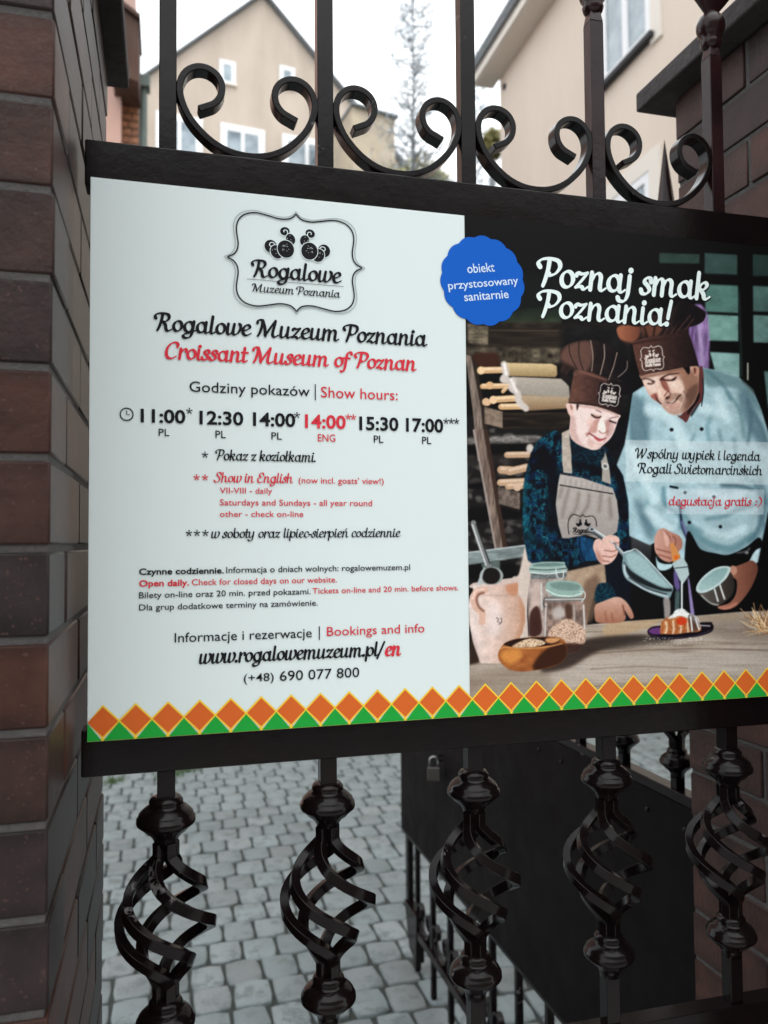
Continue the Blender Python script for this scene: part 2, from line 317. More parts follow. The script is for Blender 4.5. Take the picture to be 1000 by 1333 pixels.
def paint_photo():
    c=Cv(); full='P590,270 1060,270 1060,950 590,950'
    c.poly(full,(13,13,14),smooth=False,tex=.5,seed=3,cell=(30,20))
    # cupboard with pale panes, upper right
    for pt,col in (('O663,118 788,122 788,152 663,150',(52,70,65)),('O803,118 905,124 905,186 803,182',(58,78,74)),('O805,215 908,220 908,305 805,300',(84,116,108)),
        ('O805,308 908,313 908,392 805,390',(112,146,138)),('O820,425 915,430 915,505 840,503',(128,162,158)),('O952,122 1060,128 1060,190 952,190',(46,64,60)),
        ('O952,220 1060,225 1060,302 952,300',(78,102,97)),('O952,310 1060,315 1060,398 952,396',(98,124,120)),('B975,470 1250,480 1250,690 1000,690',(86,112,110))):
        c.poly(pt,col,smooth=False,blur=.9,tex=.12,seed=5,cell=(14,10))
    c.poly('O908,110 950,112 958,560 912,520',(12,15,15),smooth=False,blur=.8,al=.85)
    c.line('B828,0 845,500',2.4,(58,74,68),blur=1,al=.6)
    c.line('B880,425 880,520',2.2,(150,150,140),blur=.5)
    c.poly('B530,230 560,80 640,130 652,440 600,450 570,400',(132,108,150),blur=1.2,tex=.35,seed=8,cell=(3,14)); c.line('B590,130 610,430',5,(178,160,200),blur=1.6,al=.7)
    c.line('B555,150 545,380',3,(74,52,90),blur=1.2,al=.7)
    # greenish wall and beams, upper left
    c.poly('A230,20 590,0 600,120 240,128',(62,74,56),smooth=False,blur=1.4,tex=.3,seed=11,cell=(20,9))
    c.poly('O120,160 640,210 640,330 120,320',(24,30,27),smooth=False,blur=5,al=.7)
    c.poly('A0,90 1000,90 1000,340 0,340',(42,36,31),smooth=False,blur=2,tex=.5,seed=12,cell=(16,7))
    c.poly('A40,100 165,110 165,225 45,215',(104,96,82),smooth=False,blur=1.3,tex=.4,seed=13,cell=(8,5))
    c.poly('A165,130 735,135 735,235 165,232',(46,39,33),smooth=False,blur=1,tex=.35,seed=14,cell=(40,3)); c.line('A165,138 735,142',1.5,(84,74,62),al=.7)
    c.poly('A0,240 620,240 620,330 0,330',(74,68,58),smooth=False,blur=1.6,tex=.75,seed=15,cell=(11,8))
    c.poly('A80,280 220,275 225,350 90,350',(62,38,28),blur=1.6); c.poly('A240,260 400,255 410,325 250,330',(66,60,50),blur=1.6,tex=.4,seed=4)
    c.poly('A590,110 1000,110 1000,620 590,620',(26,25,26),smooth=False,blur=3,tex=.4,seed=16,cell=(12,9))
    # lower left stone wall
    c.poly('A0,640 640,640 640,1900 0,1900',(30,28,28),smooth=False,blur=1.5)
    r=_rng(7)
    for i in range(95):
        x=600+r.rand()*95; y=548+r.rand()*190; w=6+r.rand()*11; h=3+r.rand()*5; g=28+r.rand()*72
        q=[(x+w*.5*np.cos(t)*(.75+.5*r.rand()),y+h*.6*np.sin(t)*(.75+.5*r.rand())) for t in np.linspace(0,6.28,8)[:-1]]
        c.poly((np.array(q)-[PX0,PY0])*PSC,(g*1.03,g,g*.97),blur=1.0,al=.8)
    c.poly('A40,775 440,760 440,800 40,815',(128,124,120),blur=1.2,al=.8,tex=.5,seed=18,cell=(8,4))
    c.poly('C40,100 330,90 330,200 40,200',(46,42,40),blur=2,al=.6)
    for pt in ('A40,820 420,815 400,860 40,870','C40,470 340,450 340,520 40,540','C60,320 200,300 200,330 60,350','C60,800 300,790 300,880 60,880'): c.poly(pt,(9,9,10),blur=1.6,al=.85)
    # leaning plank
    c.poly('A28,280 62,290 135,600 165,909 100,909 70,600',(118,106,98),smooth=False,blur=.5,tex=.3,seed=20,cell=(2,14))
    c.poly('A62,290 95,330 160,700 180,909 150,909 120,600',(46,38,34),smooth=False,blur=.7)
    c.poly('C72,0 150,0 272,770 215,772',(112,98,90),smooth=False,blur=.5,tex=.3,seed=21,cell=(2,14)); c.line('C78,0 218,765',2.4,(160,150,146),blur=.6,al=.8)
    c.poly('C135,0 160,0 285,745 262,770',(62,46,40),smooth=False,blur=.6)
    # rolling pins
    c.poly('A140,590 250,620 250,718 142,690',(126,112,100),smooth=False,tex=.2,seed=22); c.poly('A250,622 660,622 640,700 600,722 250,722',(40,34,29),smooth=False,tex=.4,seed=23,cell=(24,3))
    c.poly('A300,412 600,425 640,470 648,540 330,520',(172,162,150),smooth=False,col2=(140,134,126),d='y',blur=.7)
    c.poly('A340,520 640,532 642,600 380,616',(176,154,130),smooth=False,col2=(126,104,82),d='y',blur=.7)
    c.poly('A245,330 540,336 568,350 572,400 560,416 262,408',(206,182,140),smooth=False,col2=(142,120,90),d='y',blur=.6)
    for pt,w in (('A118,375 245,372',8.5),('A130,470 290,466',7),('A150,560 160,566',8.5),('A195,548 330,540',8.6),('A240,590 372,588',8),('A250,500 270,480',5)):
        c.line(pt,w,(196,158,118),blur=.5); q=P(pt); q[:,1]-=1.6*PSC; c.line(q,w*.35,(236,212,180),blur=.8,al=.8)
    c.ell('A120,376',5,5.2,(226,192,150),blur=.5); c.ell('A172,464',5.4,5,(206,166,126),blur=.5); c.ell('A150,562',5.2,5,(206,172,138),blur=.5); c.ell('A192,550',5,5.4,(220,186,150),blur=.5)
    c.line('A256,340 268,400 250,430 310,440 300,480 335,510 345,560 385,600',8.5,(196,186,180),blur=.9); c.line('A258,336 270,400',3,(232,226,220),blur=.8); c.line('A300,430 330,500',3,(228,222,216),blur=.8)
    c.poly('C220,335 350,372 350,484 225,440',(98,88,82),smooth=False,tex=.35,seed=24,cell=(5,5)); c.poly('C230,440 350,470 350,490 240,460',(30,26,25),smooth=False)
    for pt,w in (('C275,148 400,146',8),('C240,236 300,240',10.5),('C290,246 390,222',10),('C235,312 380,305',9),('C280,335 380,330',8)):
        c.line(pt,w,(178,146,120),blur=.5); q=P(pt); q[:,1]-=1.8*PSC; c.line(q,w*.35,(216,192,170),blur=.9,al=.8)
    c.ell('C335,340',5,5,(200,170,148),blur=.5); c.ell('C410,110',5,6,(190,180,172),blur=1)
    c.poly('C30,725 395,678 420,745 30,800',(120,130,130),smooth=False,blur=.7,tex=.2,seed=25,cell=(14,3)); c.line('C30,728 395,682',1.6,(170,178,178))
    c.poly('C120,790 232,770 235,850 160,909',(96,108,104),smooth=False,blur=.9,al=.9)
    # between boy and man
    c.poly('D-250,-60 130,-60 110,300 200,700 260,1000 -250,1000',(20,21,26),blur=1.5,smooth=False,tex=.4,seed=26,cell=(14,10))
    c.poly('D75,330 140,345 210,700 110,690',(76,58,55),smooth=False,blur=1.6); c.poly('D108,675 240,700 270,860 108,850',(72,74,76),smooth=False,blur=1.6,col2=(34,34,36),d='y')
    # man: apron, jacket
    c.poly('D260,560 620,700 940,640 1300,560 1300,1300 200,1300',(11,12,16),smooth=False,blur=.8)
    jk=c.poly('B590,448 700,465 830,510 910,580 960,700 1010,860 1060,1000 1250,1100 1250,1500 1000,1300 940,1600 870,1660 700,1700 560,1690 470,1560 420,1440 300,1500 170,1440 110,1240 130,1150 90,1060 150,909 178,760 200,600 260,560',(158,186,194),smooth=False,blur=.7,tex=.1,seed=30,cell=(16,10))
    c.poly('B600,450 700,462 850,520 935,610 990,740 940,700 860,600 740,560 640,560',(96,122,126),blur=2.2,al=.8,clip=jk)
    c.line('B850,525 930,610 1000,760',3,(60,62,60),blur=1,clip=jk)
    folds=[('B195,620 190,760 200,900',5,(96,130,140)),('B260,620 250,760 300,900',4,(112,148,158)),('B640,470 740,560 780,640',4,(80,110,118)),('B760,600 830,700 860,860',5,(98,128,136)),('B880,640 900,760 880,900',5,(74,100,110)),
      ('B680,700 640,800 660,900',5,(112,148,156)),('B900,700 960,800 990,900',4,(84,112,120)),('D380,60 390,150 330,280',5,(120,154,162)),('D520,30 500,80',4,(110,142,150)),('D680,0 700,90',4,(100,130,140)),
      ('D780,60 800,200 880,340',5,(100,134,144)),('D150,330 220,430 200,520',6,(112,150,160)),('D320,380 330,480 430,560 430,640',6,(88,124,136)),('D420,480 520,640 700,700',6,(104,138,146)),('D600,580 720,560 800,520 930,480',6,(98,128,136)),
      ('D960,560 930,660 880,720',6,(74,100,110)),('D480,640 620,740 760,770 900,690',9,(92,126,134)),('D700,360 800,365 905,385',5,(60,84,94)),('D900,330 990,480',5,(88,120,130)),('D180,560 260,660 300,700',5,(104,140,150)),('D980,620 1000,760 1000,860',7,(90,120,132))]
    for pt,w,col in folds: c.line(pt,w,col,blur=1.7,al=.75,clip=jk)
    for pt in ('B200,620 250,640 300,760 280,900 190,900','D440,560 520,700 700,800 900,720 960,600 940,700 740,815 560,775 470,690','D930,300 1000,420 980,620 940,560','B820,600 900,620 1000,900 940,900 860,760','D130,460 200,500 260,700 200,680'): c.poly(pt,(84,108,118),blur=3.0,al=.75,clip=jk)
    for pt,w in (('B560,660 650,700 740,720',12),('B300,700 420,740 500,900',16),('D240,250 200,350 260,450',14),('D220,520 300,600 360,640',12),('D560,400 700,440 830,420',11),('D600,660 720,690 840,640',9),('B700,620 760,760',9),('D130,120 150,260',9),('D930,780 900,860',8)):
        c.line(pt,w,(206,228,232),blur=2.6,al=.65,clip=jk)
    c.line('D365,368 410,378',3,(16,26,36),blur=.5); c.line('D425,480 440,620 470,700',3,(26,40,60),blur=.9); c.line('D440,600 480,720 500,960',4,(110,110,150),blur=1,al=.8)
    c.line('B600,480 612,560 600,640 540,740',3,(34,40,46),blur=.8); c.line('B530,640 525,720 540,745',3.5,(196,220,222),blur=1,al=.8)
    c.poly('D468,690 560,775 660,803 745,812 860,760 940,700 960,760 880,850 700,1400 470,1400',(11,12,16),blur=.6)
    for pt in ('B430,818','B607,812','D372,-2','D568,-4','D460,408','D648,436','D488,602','D690,630'): c.ell(pt,2.4,2.3,(22,26,34),blur=.35)
    c.line('D800,800 860,790 880,770',2.5,(140,140,140),blur=.8,al=.6); c.ell('D862,800',2.5,2,(170,170,170),blur=.6,al=.7)
    # man: head
    c.poly('H900,200 960,260 950,600 870,680 800,780 740,900 690,870 620,810 700,760',(96,56,54),blur=.5); c.line('H945,330 960,480 935,690',1.3,(20,36,44),blur=.35); c.poly('H760,740 900,520 900,600 820,720 760,800',(26,18,22),blur=.6)
    fc=c.poly('H132,278 300,250 480,215 690,170 800,150 880,180 900,260 895,380 890,500 850,620 790,700 720,760 640,800 570,805 500,780 440,720 390,660 330,620 270,575 235,520 190,430 160,350',(206,172,156),blur=.35)
    for pt,col,bl,al in (('H640,230 760,200 900,300 890,520 800,700 700,760 720,600 690,420',(138,104,88),3.2,.95),('H760,480 890,400 880,560 780,700 700,770 690,700',(96,72,62),2.2,.85),('H480,240 700,200 720,330 640,300 520,290',(150,112,94),1.6,.7),
        ('H500,380 640,350 700,430 690,520 600,510 520,450',(222,192,176),1.8,.95),('H170,330 330,290 400,240 380,330 400,460 330,520 240,480',(222,196,182),1.6,.9),('H350,430 420,430 500,540 480,600 400,600 360,520',(216,180,164),.8,.95),
        ('H395,330 440,320 500,420 520,500 470,490 420,430',(134,84,74),1.0,.9),('H270,560 350,520 370,590 400,660 330,620',(150,92,84),1.0,.95),('H330,540 380,620 420,660 400,670 350,620',(70,46,42),.6,.85),
        ('H500,540 620,520 690,560 680,640 600,600 500,640 450,610',(134,104,92),1.2,.6),('H440,640 500,720 600,740 700,680 720,560 760,620 720,740 600,800 500,780 430,710',(164,132,120),1.8,.7),('H520,690 600,700 650,650 640,720 570,745 510,730',(180,140,128),1.2,.8),
        ('H145,300 350,262 560,220 700,190 690,215 400,290 170,330',(120,88,74),1.2,.75)):
        c.poly(pt,col,blur=bl*.7,al=al,clip=fc)
    c.poly('H690,180 760,150 785,200 775,275 745,262 715,215',(26,20,20),blur=.4); c.poly('H815,170 880,175 905,230 880,300 840,290 820,230',(178,134,116),blur=.4); c.poly('H830,200 862,200 858,262 842,270',(104,62,52),blur=.5)
    for pt,w,w2,col,al in (('H165,340 230,335 320,368',2.2,1.6,(58,42,38),.85),('H400,350 450,305 520,278 640,262',2.6,1.4,(50,34,30),.9),('H240,398 285,402 318,385',2.2,1.2,(56,30,30),.9),('H430,345 500,355 560,350 600,318',2.0,2.4,(54,30,30),.9),('H560,345 590,340',2.6,1.6,(22,14,16),.9),
        ('H290,372 322,378',2.2,1.6,(60,28,26),.8),('H450,560 500,500 530,540 500,590 470,600',1.5,1.2,(104,62,54),.9),('H480,585 510,575',2.8,2,(34,18,18),.9),('H470,645 540,655 590,625 640,560 665,545',2.2,1.8,(48,28,26),.9),('H470,640 500,668 560,640 590,605',1.6,1.2,(206,190,178),.9),
        ('H480,665 540,690 620,660',2.0,1.2,(178,118,106),.8),('H700,500 740,560 745,650 720,700',1.6,1.4,(92,68,62),.75),('H720,520 700,600 690,640',1.6,1.2,(170,150,142),.6),('H420,360 430,420 470,470',1.4,1.4,(120,72,62),.7),('H640,290 700,280',1.4,1.0,(170,140,124),.7)):
        c.line(pt,w,col,blur=.55,al=al,w2=w2,clip=fc)
    for pt in ('H380,470 400,560','H560,400 620,430','H520,310 545,318'): c.line(pt,3,(240,218,204),blur=1,al=.6,clip=fc)
    # man: hat
    hp=c.poly('B105,215 150,195 235,205 300,150 380,120 450,90 480,55 545,70 612,105 632,130 620,170 585,195 530,214 490,270 200,310 180,325 130,290 110,260',(44,33,32),blur=.5,tex=.2,seed=32,cell=(5,10))
    c.poly('B105,215 150,195 235,205 238,262 200,300 140,290 112,262',(156,102,78),blur=1,clip=hp,col2=(104,66,52),d='x')
    c.poly('B440,200 480,60 545,75 630,130 600,185 530,214',(24,20,24),blur=1.2,al=.9,clip=hp); c.poly('B250,210 330,190 380,215 340,262 280,262',(112,72,56),blur=1.6,al=.8,clip=hp)
    for pt in ('B240,205 265,270','B300,200 300,268','B360,205 340,262','B420,190 380,262','B480,170 420,258','B540,140 450,250','B560,160 500,240','B150,290 195,300'):
        c.line(pt,1.3,(98,70,60),blur=.5,al=.75,clip=hp)
    for pt in ('B270,215 285,265','B330,210 322,262','B395,200 362,262','B500,130 440,250'): c.line(pt,2,(20,14,14),blur=.7,al=.8,clip=hp)
    hb=c.poly('B196,300 250,280 330,262 430,250 522,225 560,330 590,438 500,448 400,470 300,486 243,502 215,400',(96,66,57),smooth=False,blur=.5,col2=(30,22,24),d='x',tex=.12,seed=33)
    c.line('B200,310 300,290 420,280',2.2,(56,36,32),blur=.8,clip=hb)
    hatlogo(c,780+.22*315,380+.22*395,33,(214,204,196),-6)
    # boy: sweater, apron
    c.poly('C395,640 432,790 470,905 620,1300 300,1300 300,905 345,850',(206,192,182),blur=.8,col2=(176,158,146),d='x')
    c.poly('E690,220 960,160 950,330 860,400 820,570 720,600 560,600 560,300',(158,136,118),smooth=False,blur=.9,tex=.15,seed=34,cell=(9,9)); c.poly('E800,300 900,260 880,480 830,560 800,480',(108,88,74),blur=2.2,al=.8); c.line('E700,240 720,360 780,520',5,(190,170,152),blur=2,al=.7)
    c.poly('C850,780 1000,640 1010,1150 880,1200 870,1000',(15,22,32),smooth=False,blur=.8)
    sw=c.poly('A565,728 500,755 450,800 415,870 390,960 372,1060 368,1180 366,1300 380,1400 400,1500 440,1530 540,1500 620,1530 660,1545 740,1500 815,1500 790,1380 700,1350 620,1370 650,1300 900,1350 985,1500 995,1350 990,1150 960,1000 900,900 860,830 640,800',(9,24,38),smooth=False,blur=.7)
    for sd,th,col,al,cl in ((40,.45,(16,66,84),.8,(5,5)),(44,.5,(28,98,112),.6,(2.2,2.6)),(41,.66,(66,150,156),.5,(1.5,1.5)),(42,.52,(4,10,20),.85,(7,8)),(43,.62,(14,46,86),.5,(7,4))):
        c.poly(full,col,smooth=False,al=al,clip=sw*np.clip((noise(sd,cl[0]*PSC,cl[1]*PSC)-th)*4.5,0,1),blur=0)
    for pt,w in (('C480,140 540,250 560,400 540,560',18),('C660,120 740,150 840,130',14),('C660,200 760,220 830,240',14),('C560,570 600,620 700,610',8),('C880,200 950,300 960,500',14),('C430,640 500,700 560,780 660,820',7)): c.line(pt,w,(6,12,20),blur=3,al=.85,clip=sw)
    c.line('C380,260 372,420 380,560 430,650',7,(30,120,130),blur=2.6,al=.5,clip=sw); c.poly('C690,640 740,625 780,640 812,770 740,790 700,720',(28,72,106),blur=1,al=.85,tex=.3,seed=44,cell=(2,5),clip=sw); c.line('C705,640 705,700 735,785',1.8,(10,24,40),blur=.5)
    c.poly('F-60,300 -10,280 30,300 60,370 20,410 -70,400',(12,38,52),blur=.8,tex=.6,tcol=(30,86,98),seed=45,cell=(2,2),thr=.5)
    bib=c.poly('C588,258 700,278 900,345 925,420 936,520 925,600 880,640 800,640 740,620 640,640 600,640 578,560 562,440 575,330',(176,168,162),smooth=False,blur=.5,col2=(150,142,138),d='y')
    for pt in ('C640,350 620,420 600,520','C700,370 680,470 640,520','C760,380 750,450 690,540','C830,380 820,480','C600,340 585,400','C880,400 890,520'): c.line(pt,4,(120,112,106),blur=1.8,al=.8,clip=bib)
    c.line('C588,326 700,345 900,378',1.5,(20,20,24),blur=.3); c.line('C592,262 720,282 882,302',1,(50,48,48),blur=.3)
    for i in range(9): c.line('C%d,%d %d,%d'%(620+i*32,285+i*6,614+i*32,325+i*5.5),1.5,(136,130,126),blur=.7,al=.7)
    c.poly('A598,745 650,720 655,909 660,985 608,980 600,909',(176,164,152),smooth=False,blur=.5,tex=.1,seed=46); c.poly('A815,840 850,830 880,960 890,1050 835,1030 838,960',(158,152,144),smooth=False,blur=.5); c.ell('C855,215',5,4.5,(190,190,184),blur=.4,ang=40); c.ell('C855,215',2.6,2.2,(90,92,92),blur=.4,ang=40)
    # apron logo
    c.line('C640,615 635,560 645,520 668,500 710,512 722,502 738,514 780,510 800,535 804,570',1.1,(30,30,34),blur=.3)
    for sg,cx in ((-1,712),(1,738)):
        for (a,b,ra,rb) in ((3,553,1.9,3.0),(14,562,2.6,2.2),(25,558,1.2,1.5),(4,535,1.1,1.4)): c.ell('C%f,%f'%(cx+sg*a,b),ra,rb,(18,18,22),ang=sg*20,blur=.25)
    tiny(c,'Rogalowe',P('C662,606')[0],P('C800,612')[0],5.2*PSC/1.3,1.2,(18,18,22)); c.line('C668,616 790,620',.7,(40,40,40),blur=.3)
    # boy: head
    c.poly('A650,720 700,800 790,850 850,830 840,900 760,930 660,860',(12,26,38),blur=.8,tex=.5,tcol=(28,88,100),seed=47,cell=(2.5,1.5),thr=.5)
    f2=c.poly('G135,262 300,268 480,288 640,315 760,350 830,410 800,470 770,560 740,640 690,720 600,800 540,850 470,862 400,840 300,800 220,745 180,690 165,600 178,440 150,340',(226,204,198),blur=.4)
    for pt,col,bl,al in (('G170,430 240,440 260,640 330,780 400,840 300,810 200,740 165,620',(196,164,156),1.8,.9),('G280,270 640,320 800,400 780,420 600,350 300,300',(188,152,142),1.2,.75),('G460,400 560,420 560,460 500,450 450,430',(178,132,120),.9,.8),
        ('G480,480 560,460 540,560 500,640 440,640 400,680 420,600',(186,138,128),1.4,.9),('G560,470 620,450 640,560 640,620 590,640 540,610 530,560',(240,222,214),.9,.95),('G640,480 700,480 740,560 700,660 650,700 640,600',(168,122,116),1.3,.85),
        ('G700,500 780,500 740,620 660,740 590,800 620,720 680,640',(206,176,170),1.2,.7),('G380,640 430,640 405,680 385,690',(150,100,94),.8,.7),('G420,700 500,760 600,770 560,840 470,850 400,800',(204,170,160),1.3,.8),('G480,790 560,790 530,840 460,840',(226,200,190),1.0,.7),('G440,430 480,520 430,560 380,520',(222,180,170),2.0,.6)):
        c.poly(pt,col,blur=bl*.7,al=al,clip=f2)
    c.poly('G125,262 190,258 225,300 215,400 200,420 160,400 135,340',(220,186,176),blur=.4); c.poly('G170,270 200,290 205,340 185,330',(140,98,90),blur=.5,al=.85); c.poly('G255,272 290,275 275,330 262,345',(62,44,40),blur=.5)
    for pt,w,w2,col,al in (('G455,400 500,435 550,440 572,425',2.2,1.8,(40,24,24),.95),('G512,342 545,355 578,372',1.3,1.2,(96,62,56),.85),('G690,480 730,498 770,510',2.4,1.8,(36,20,26),.95),('G680,455 740,438 800,430',1.3,1.2,(112,76,74),.8),
        ('G425,645 480,680 540,715 590,722 640,708',1.9,1.2,(112,40,46),.95),('G500,700 550,740 610,725',3.2,1.6,(176,72,78),.85),('G550,612 580,640 630,640 655,615',1.5,1.3,(150,98,94),.85),('G620,470 640,540 655,600',1.2,1.4,(176,134,128),.7),('G620,690 635,712 620,760',1.4,1.0,(170,120,114),.7)):
        c.line(pt,w,col,blur=.5,al=al,w2=w2,clip=f2)
    # boy: hat
    h2=c.poly('A583,285 600,245 640,218 700,200 780,196 850,212 930,255 1000,320 1040,400 1010,500 950,520 930,470 850,430 720,385 650,372 620,420 585,390 600,340',(62,46,42),blur=.5,col2=(14,13,18),d='x',tex=.25,seed=50,cell=(6,9))
    c.poly('A590,290 640,225 760,205 780,300 740,385 660,350 620,330',(112,84,74),blur=1.6,al=.75,clip=h2)
    for pt,cl in (('A640,225 650,290 690,370',(34,24,22)),('A700,203 700,290 725,375',(34,24,22)),('A768,198 782,290 775,380',(158,138,124)),('A848,222 850,300 825,400',(168,150,138)),('A925,270 905,350 875,430',(160,142,132)),('A985,320 980,370 930,415',(140,126,120)),('A880,420 950,440',(60,48,46))): c.line(pt,1.2,cl,blur=.3,al=.9,clip=h2)
    c.poly('A590,380 640,420 630,440 600,430',(36,28,28),blur=.8)
    b2=c.poly('A640,570 652,480 668,400 700,378 780,388 850,425 935,475 950,520 945,640 880,610 800,588 700,572',(106,76,66),smooth=False,blur=.5,col2=(34,22,24),d='x',tex=.12,seed=51)
    c.line('A672,395 700,380 860,430',3.5,(126,92,80),blur=.8,al=.7); c.line('A642,566 720,570 820,588 942,636',1.6,(40,26,24),blur=.5,al=.8)
    c.poly('A825,448 860,455 940,475 950,540 935,595 880,585 812,560 818,500',(22,16,20),blur=.6,al=.8); hatlogo(c,600+.22*880,400+.22*520,30,(204,196,190),8)
    # table
    tb=c.poly('P596,850 700,829 762,814 800,810 860,806 960,797 1000,795 1060,792 1060,950 596,950',(158,146,134),smooth=False,blur=.5)
    g=noise(60,60*PSC,1.6*PSC)*.6+noise(61,22*PSC,.8*PSC)*.4
    c.put(tb*np.clip((g-.45)*3,0,1),(104,92,82),.55); c.put(tb*np.clip((noise(62,40*PSC,5*PSC)-.5)*3,0,1),(184,172,160),.5)
    c.poly('P610,900 760,860 900,850 1060,846 1060,880 900,884 760,890 640,940',(186,176,166),blur=3,al=.45,clip=tb); c.poly('P596,885 700,868 720,930 596,950',(120,106,94),blur=4,al=.5,clip=tb); c.poly('P760,905 1060,890 1060,950 720,950',(112,100,90),blur=5,al=.5,clip=tb); c.poly('F600,520 900,500 1250,500 1250,600 900,640 650,600',(122,112,104),blur=4,al=.6,clip=tb)
    c.poly('F0,535 200,515 350,500 250,560 0,615',(176,148,118),blur=1.2,al=.75,clip=tb); c.poly('F580,490 860,470 900,500 600,520',(150,132,112),blur=2,al=.6,clip=tb)
    c.poly('E640,720 830,660 1010,640 1200,640 1180,665 900,740 700,850 520,870',(40,30,26),blur=2.2,al=.8,clip=tb); c.poly('F-30,630 260,610 420,640 300,660 0,690',(58,52,48),blur=2.4,al=.75,clip=tb)
    c.line('F-90,720 200,700 600,690 1000,700',1.4,(92,80,70),blur=.7,al=.8,clip=tb); c.line('F-100,815 200,800 500,810',1.2,(98,86,76),blur=.7,al=.7,clip=tb); c.poly('E55,640 130,760 120,815 55,830',(52,38,32),blur=1.4,clip=None,smooth=False)
    # boy's hands
    h=c.poly('C783,690 800,648 850,640 880,622 925,630 938,655 936,700 920,750 890,785 850,797 815,775 795,730',(214,176,164),blur=.4)
    c.poly('C800,700 850,780 810,770',(170,120,108),blur=1.4,al=.8,clip=h)
    for pt in ('C850,712 900,718 930,706','C840,745 890,752 918,738','C845,775 880,780','C868,660 900,668 934,668'): c.line(pt,1.4,(132,84,74),blur=.5,al=.85,clip=h)
    h=c.poly('F-70,420 -20,395 60,368 110,388 150,440 168,490 150,505 130,480 110,450 118,500 90,525 20,532 -60,525 -75,480',(198,158,142),blur=.5,col2=(150,104,86),d='y'); c.line('F100,420 112,480',2,(110,68,54),blur=.8,clip=h); c.line('F30,470 40,520',2,(130,84,70),blur=.9,clip=h,al=.7); c.line('F-10,460 0,525',2,(130,84,70),blur=.9,clip=h,al=.7)
    # metal scoop pouring
    c.line('C768,585 860,655 905,680',6.5,(112,118,122),blur=.4); c.line('C772,578 900,664',1.8,(214,222,224),blur=.5); c.line('C768,598 880,674',1.5,(36,40,44),blur=.4); c.ell('C776,588',3.8,3.4,(150,156,160),blur=.4); c.ell('C776,588',1.6,1.5,(30,32,36),blur=.3)
    c.line('C920,690 965,740 990,770',4.6,(120,128,132),blur=.4); c.line('C925,688 975,742',1.4,(208,216,218),blur=.4)
    for pt in ('C850,650 900,690','C868,640 925,650'): c.line(pt,6,(216,178,166),blur=.5)
    sc=c.poly('F100,130 108,92 150,80 200,88 250,130 330,220 408,305 404,345 384,380 340,370 250,335 160,285 115,250 96,190',(120,142,146),blur=.4)
    c.poly('F120,110 165,95 230,130 310,220 392,308 330,300 230,250 150,190',(148,176,178),blur=.9,clip=sc); c.poly('F105,150 150,205 240,262 340,310 400,318 400,335 330,328 220,290 140,240',(22,26,30),blur=.7,al=.9,clip=sc); c.line('F110,170 125,240 240,320 375,365',2.2,(190,204,208),blur=.7,clip=sc); c.line('F140,250 250,315 370,352',2,(60,66,70),blur=.6,clip=sc); c.line('F108,95 150,82 205,90 408,306',1.2,(214,226,228),blur=.4)
    c.poly('F352,380 388,380 396,440 390,490 360,500 355,450',(172,164,160),blur=.8,al=.8)
    # man's hands, brush, bowl
    h=c.poly('D262,700 285,655 320,640 370,665 420,688 442,725 438,770 410,800 372,858 320,850 280,815 262,775',(196,150,136),blur=.4,col2=(158,108,94),d='x')
    for pt in ('D275,775 330,790 370,800','D285,810 330,825 368,835','D330,660 360,700 360,750','D380,690 400,720 390,760'): c.line(pt,1.5,(116,70,60),blur=.55,al=.85,clip=h)
    c.poly('D320,655 352,700 362,740 340,760 325,720',(212,170,156),blur=.9,al=.8,clip=h); c.poly('F305,115 320,150 360,165 408,165 395,190 350,205 315,190',(176,204,210),blur=.6)
    c.poly('D362,740 385,735 430,820 425,850 380,862',(198,134,82),smooth=False,blur=.4); c.ell('D402,830',3,3,(206,104,40),blur=.5)
    c.poly('F405,160 470,120 500,165 512,230 490,265 470,290 450,260 425,210',(170,188,190),smooth=False,blur=.5); c.line('F425,190 500,182',1.6,(74,84,88),blur=.4); c.line('F466,280 466,440',2.2,(214,222,222),blur=.4); c.poly('F415,215 432,215 455,300 440,330 420,300',(120,104,160),blur=.8,al=.8); c.poly('F500,240 512,260 545,480 520,480',(140,128,170),smooth=False,blur=.7); c.poly('F425,330 455,330 450,450 420,450',(104,130,128),smooth=False,blur=1,al=.7)
    h=c.poly('F765,195 800,178 850,160 900,142 935,175 930,230 890,320 830,400 780,438 720,447 690,430 760,405 800,350 806,270 775,240',(158,112,94),blur=.5,col2=(104,68,56),d='x'); c.ell('F782,205',5.5,6.5,(180,132,114),blur=.6); c.line('F690,432 740,440 800,410',3.5,(178,120,104),blur=.8,clip=h)
    bw=c.poly('F556,330 600,345 690,300 762,215 792,280 785,340 750,385 690,424 650,415 600,380',(98,94,88),blur=.4,col2=(50,44,40),d='x'); c.line('F665,310 690,395',2,(210,216,216),blur=.5,clip=bw); c.line('F700,290 730,380',2,(220,222,220),blur=.5,clip=bw); c.line('F590,360 640,405 690,418',2,(150,150,146),blur=.5,clip=bw)
    c.poly('F556,330 562,290 600,240 660,195 715,178 760,182 766,205 740,255 690,300 640,330 590,345',(188,206,206),blur=.4); c.poly('F568,322 575,290 610,248 665,206 715,190 748,192 750,208 725,250 680,292 630,318 590,330',(128,160,160),blur=.6,col2=(156,186,184),d='y')
    # cake on its dish
    c.poly('F252,580 280,555 340,545 620,524 655,535 662,560 640,590 540,618 400,632 320,632 268,612',(20,13,24),blur=.4); c.poly('F258,580 290,560 335,560 340,595 290,600',(98,60,112),blur=.6); c.line('F580,545 640,548',1.4,(190,190,196),blur=.5); c.line('F262,600 340,622 520,615 650,575',.9,(110,100,120),blur=.4,al=.7)
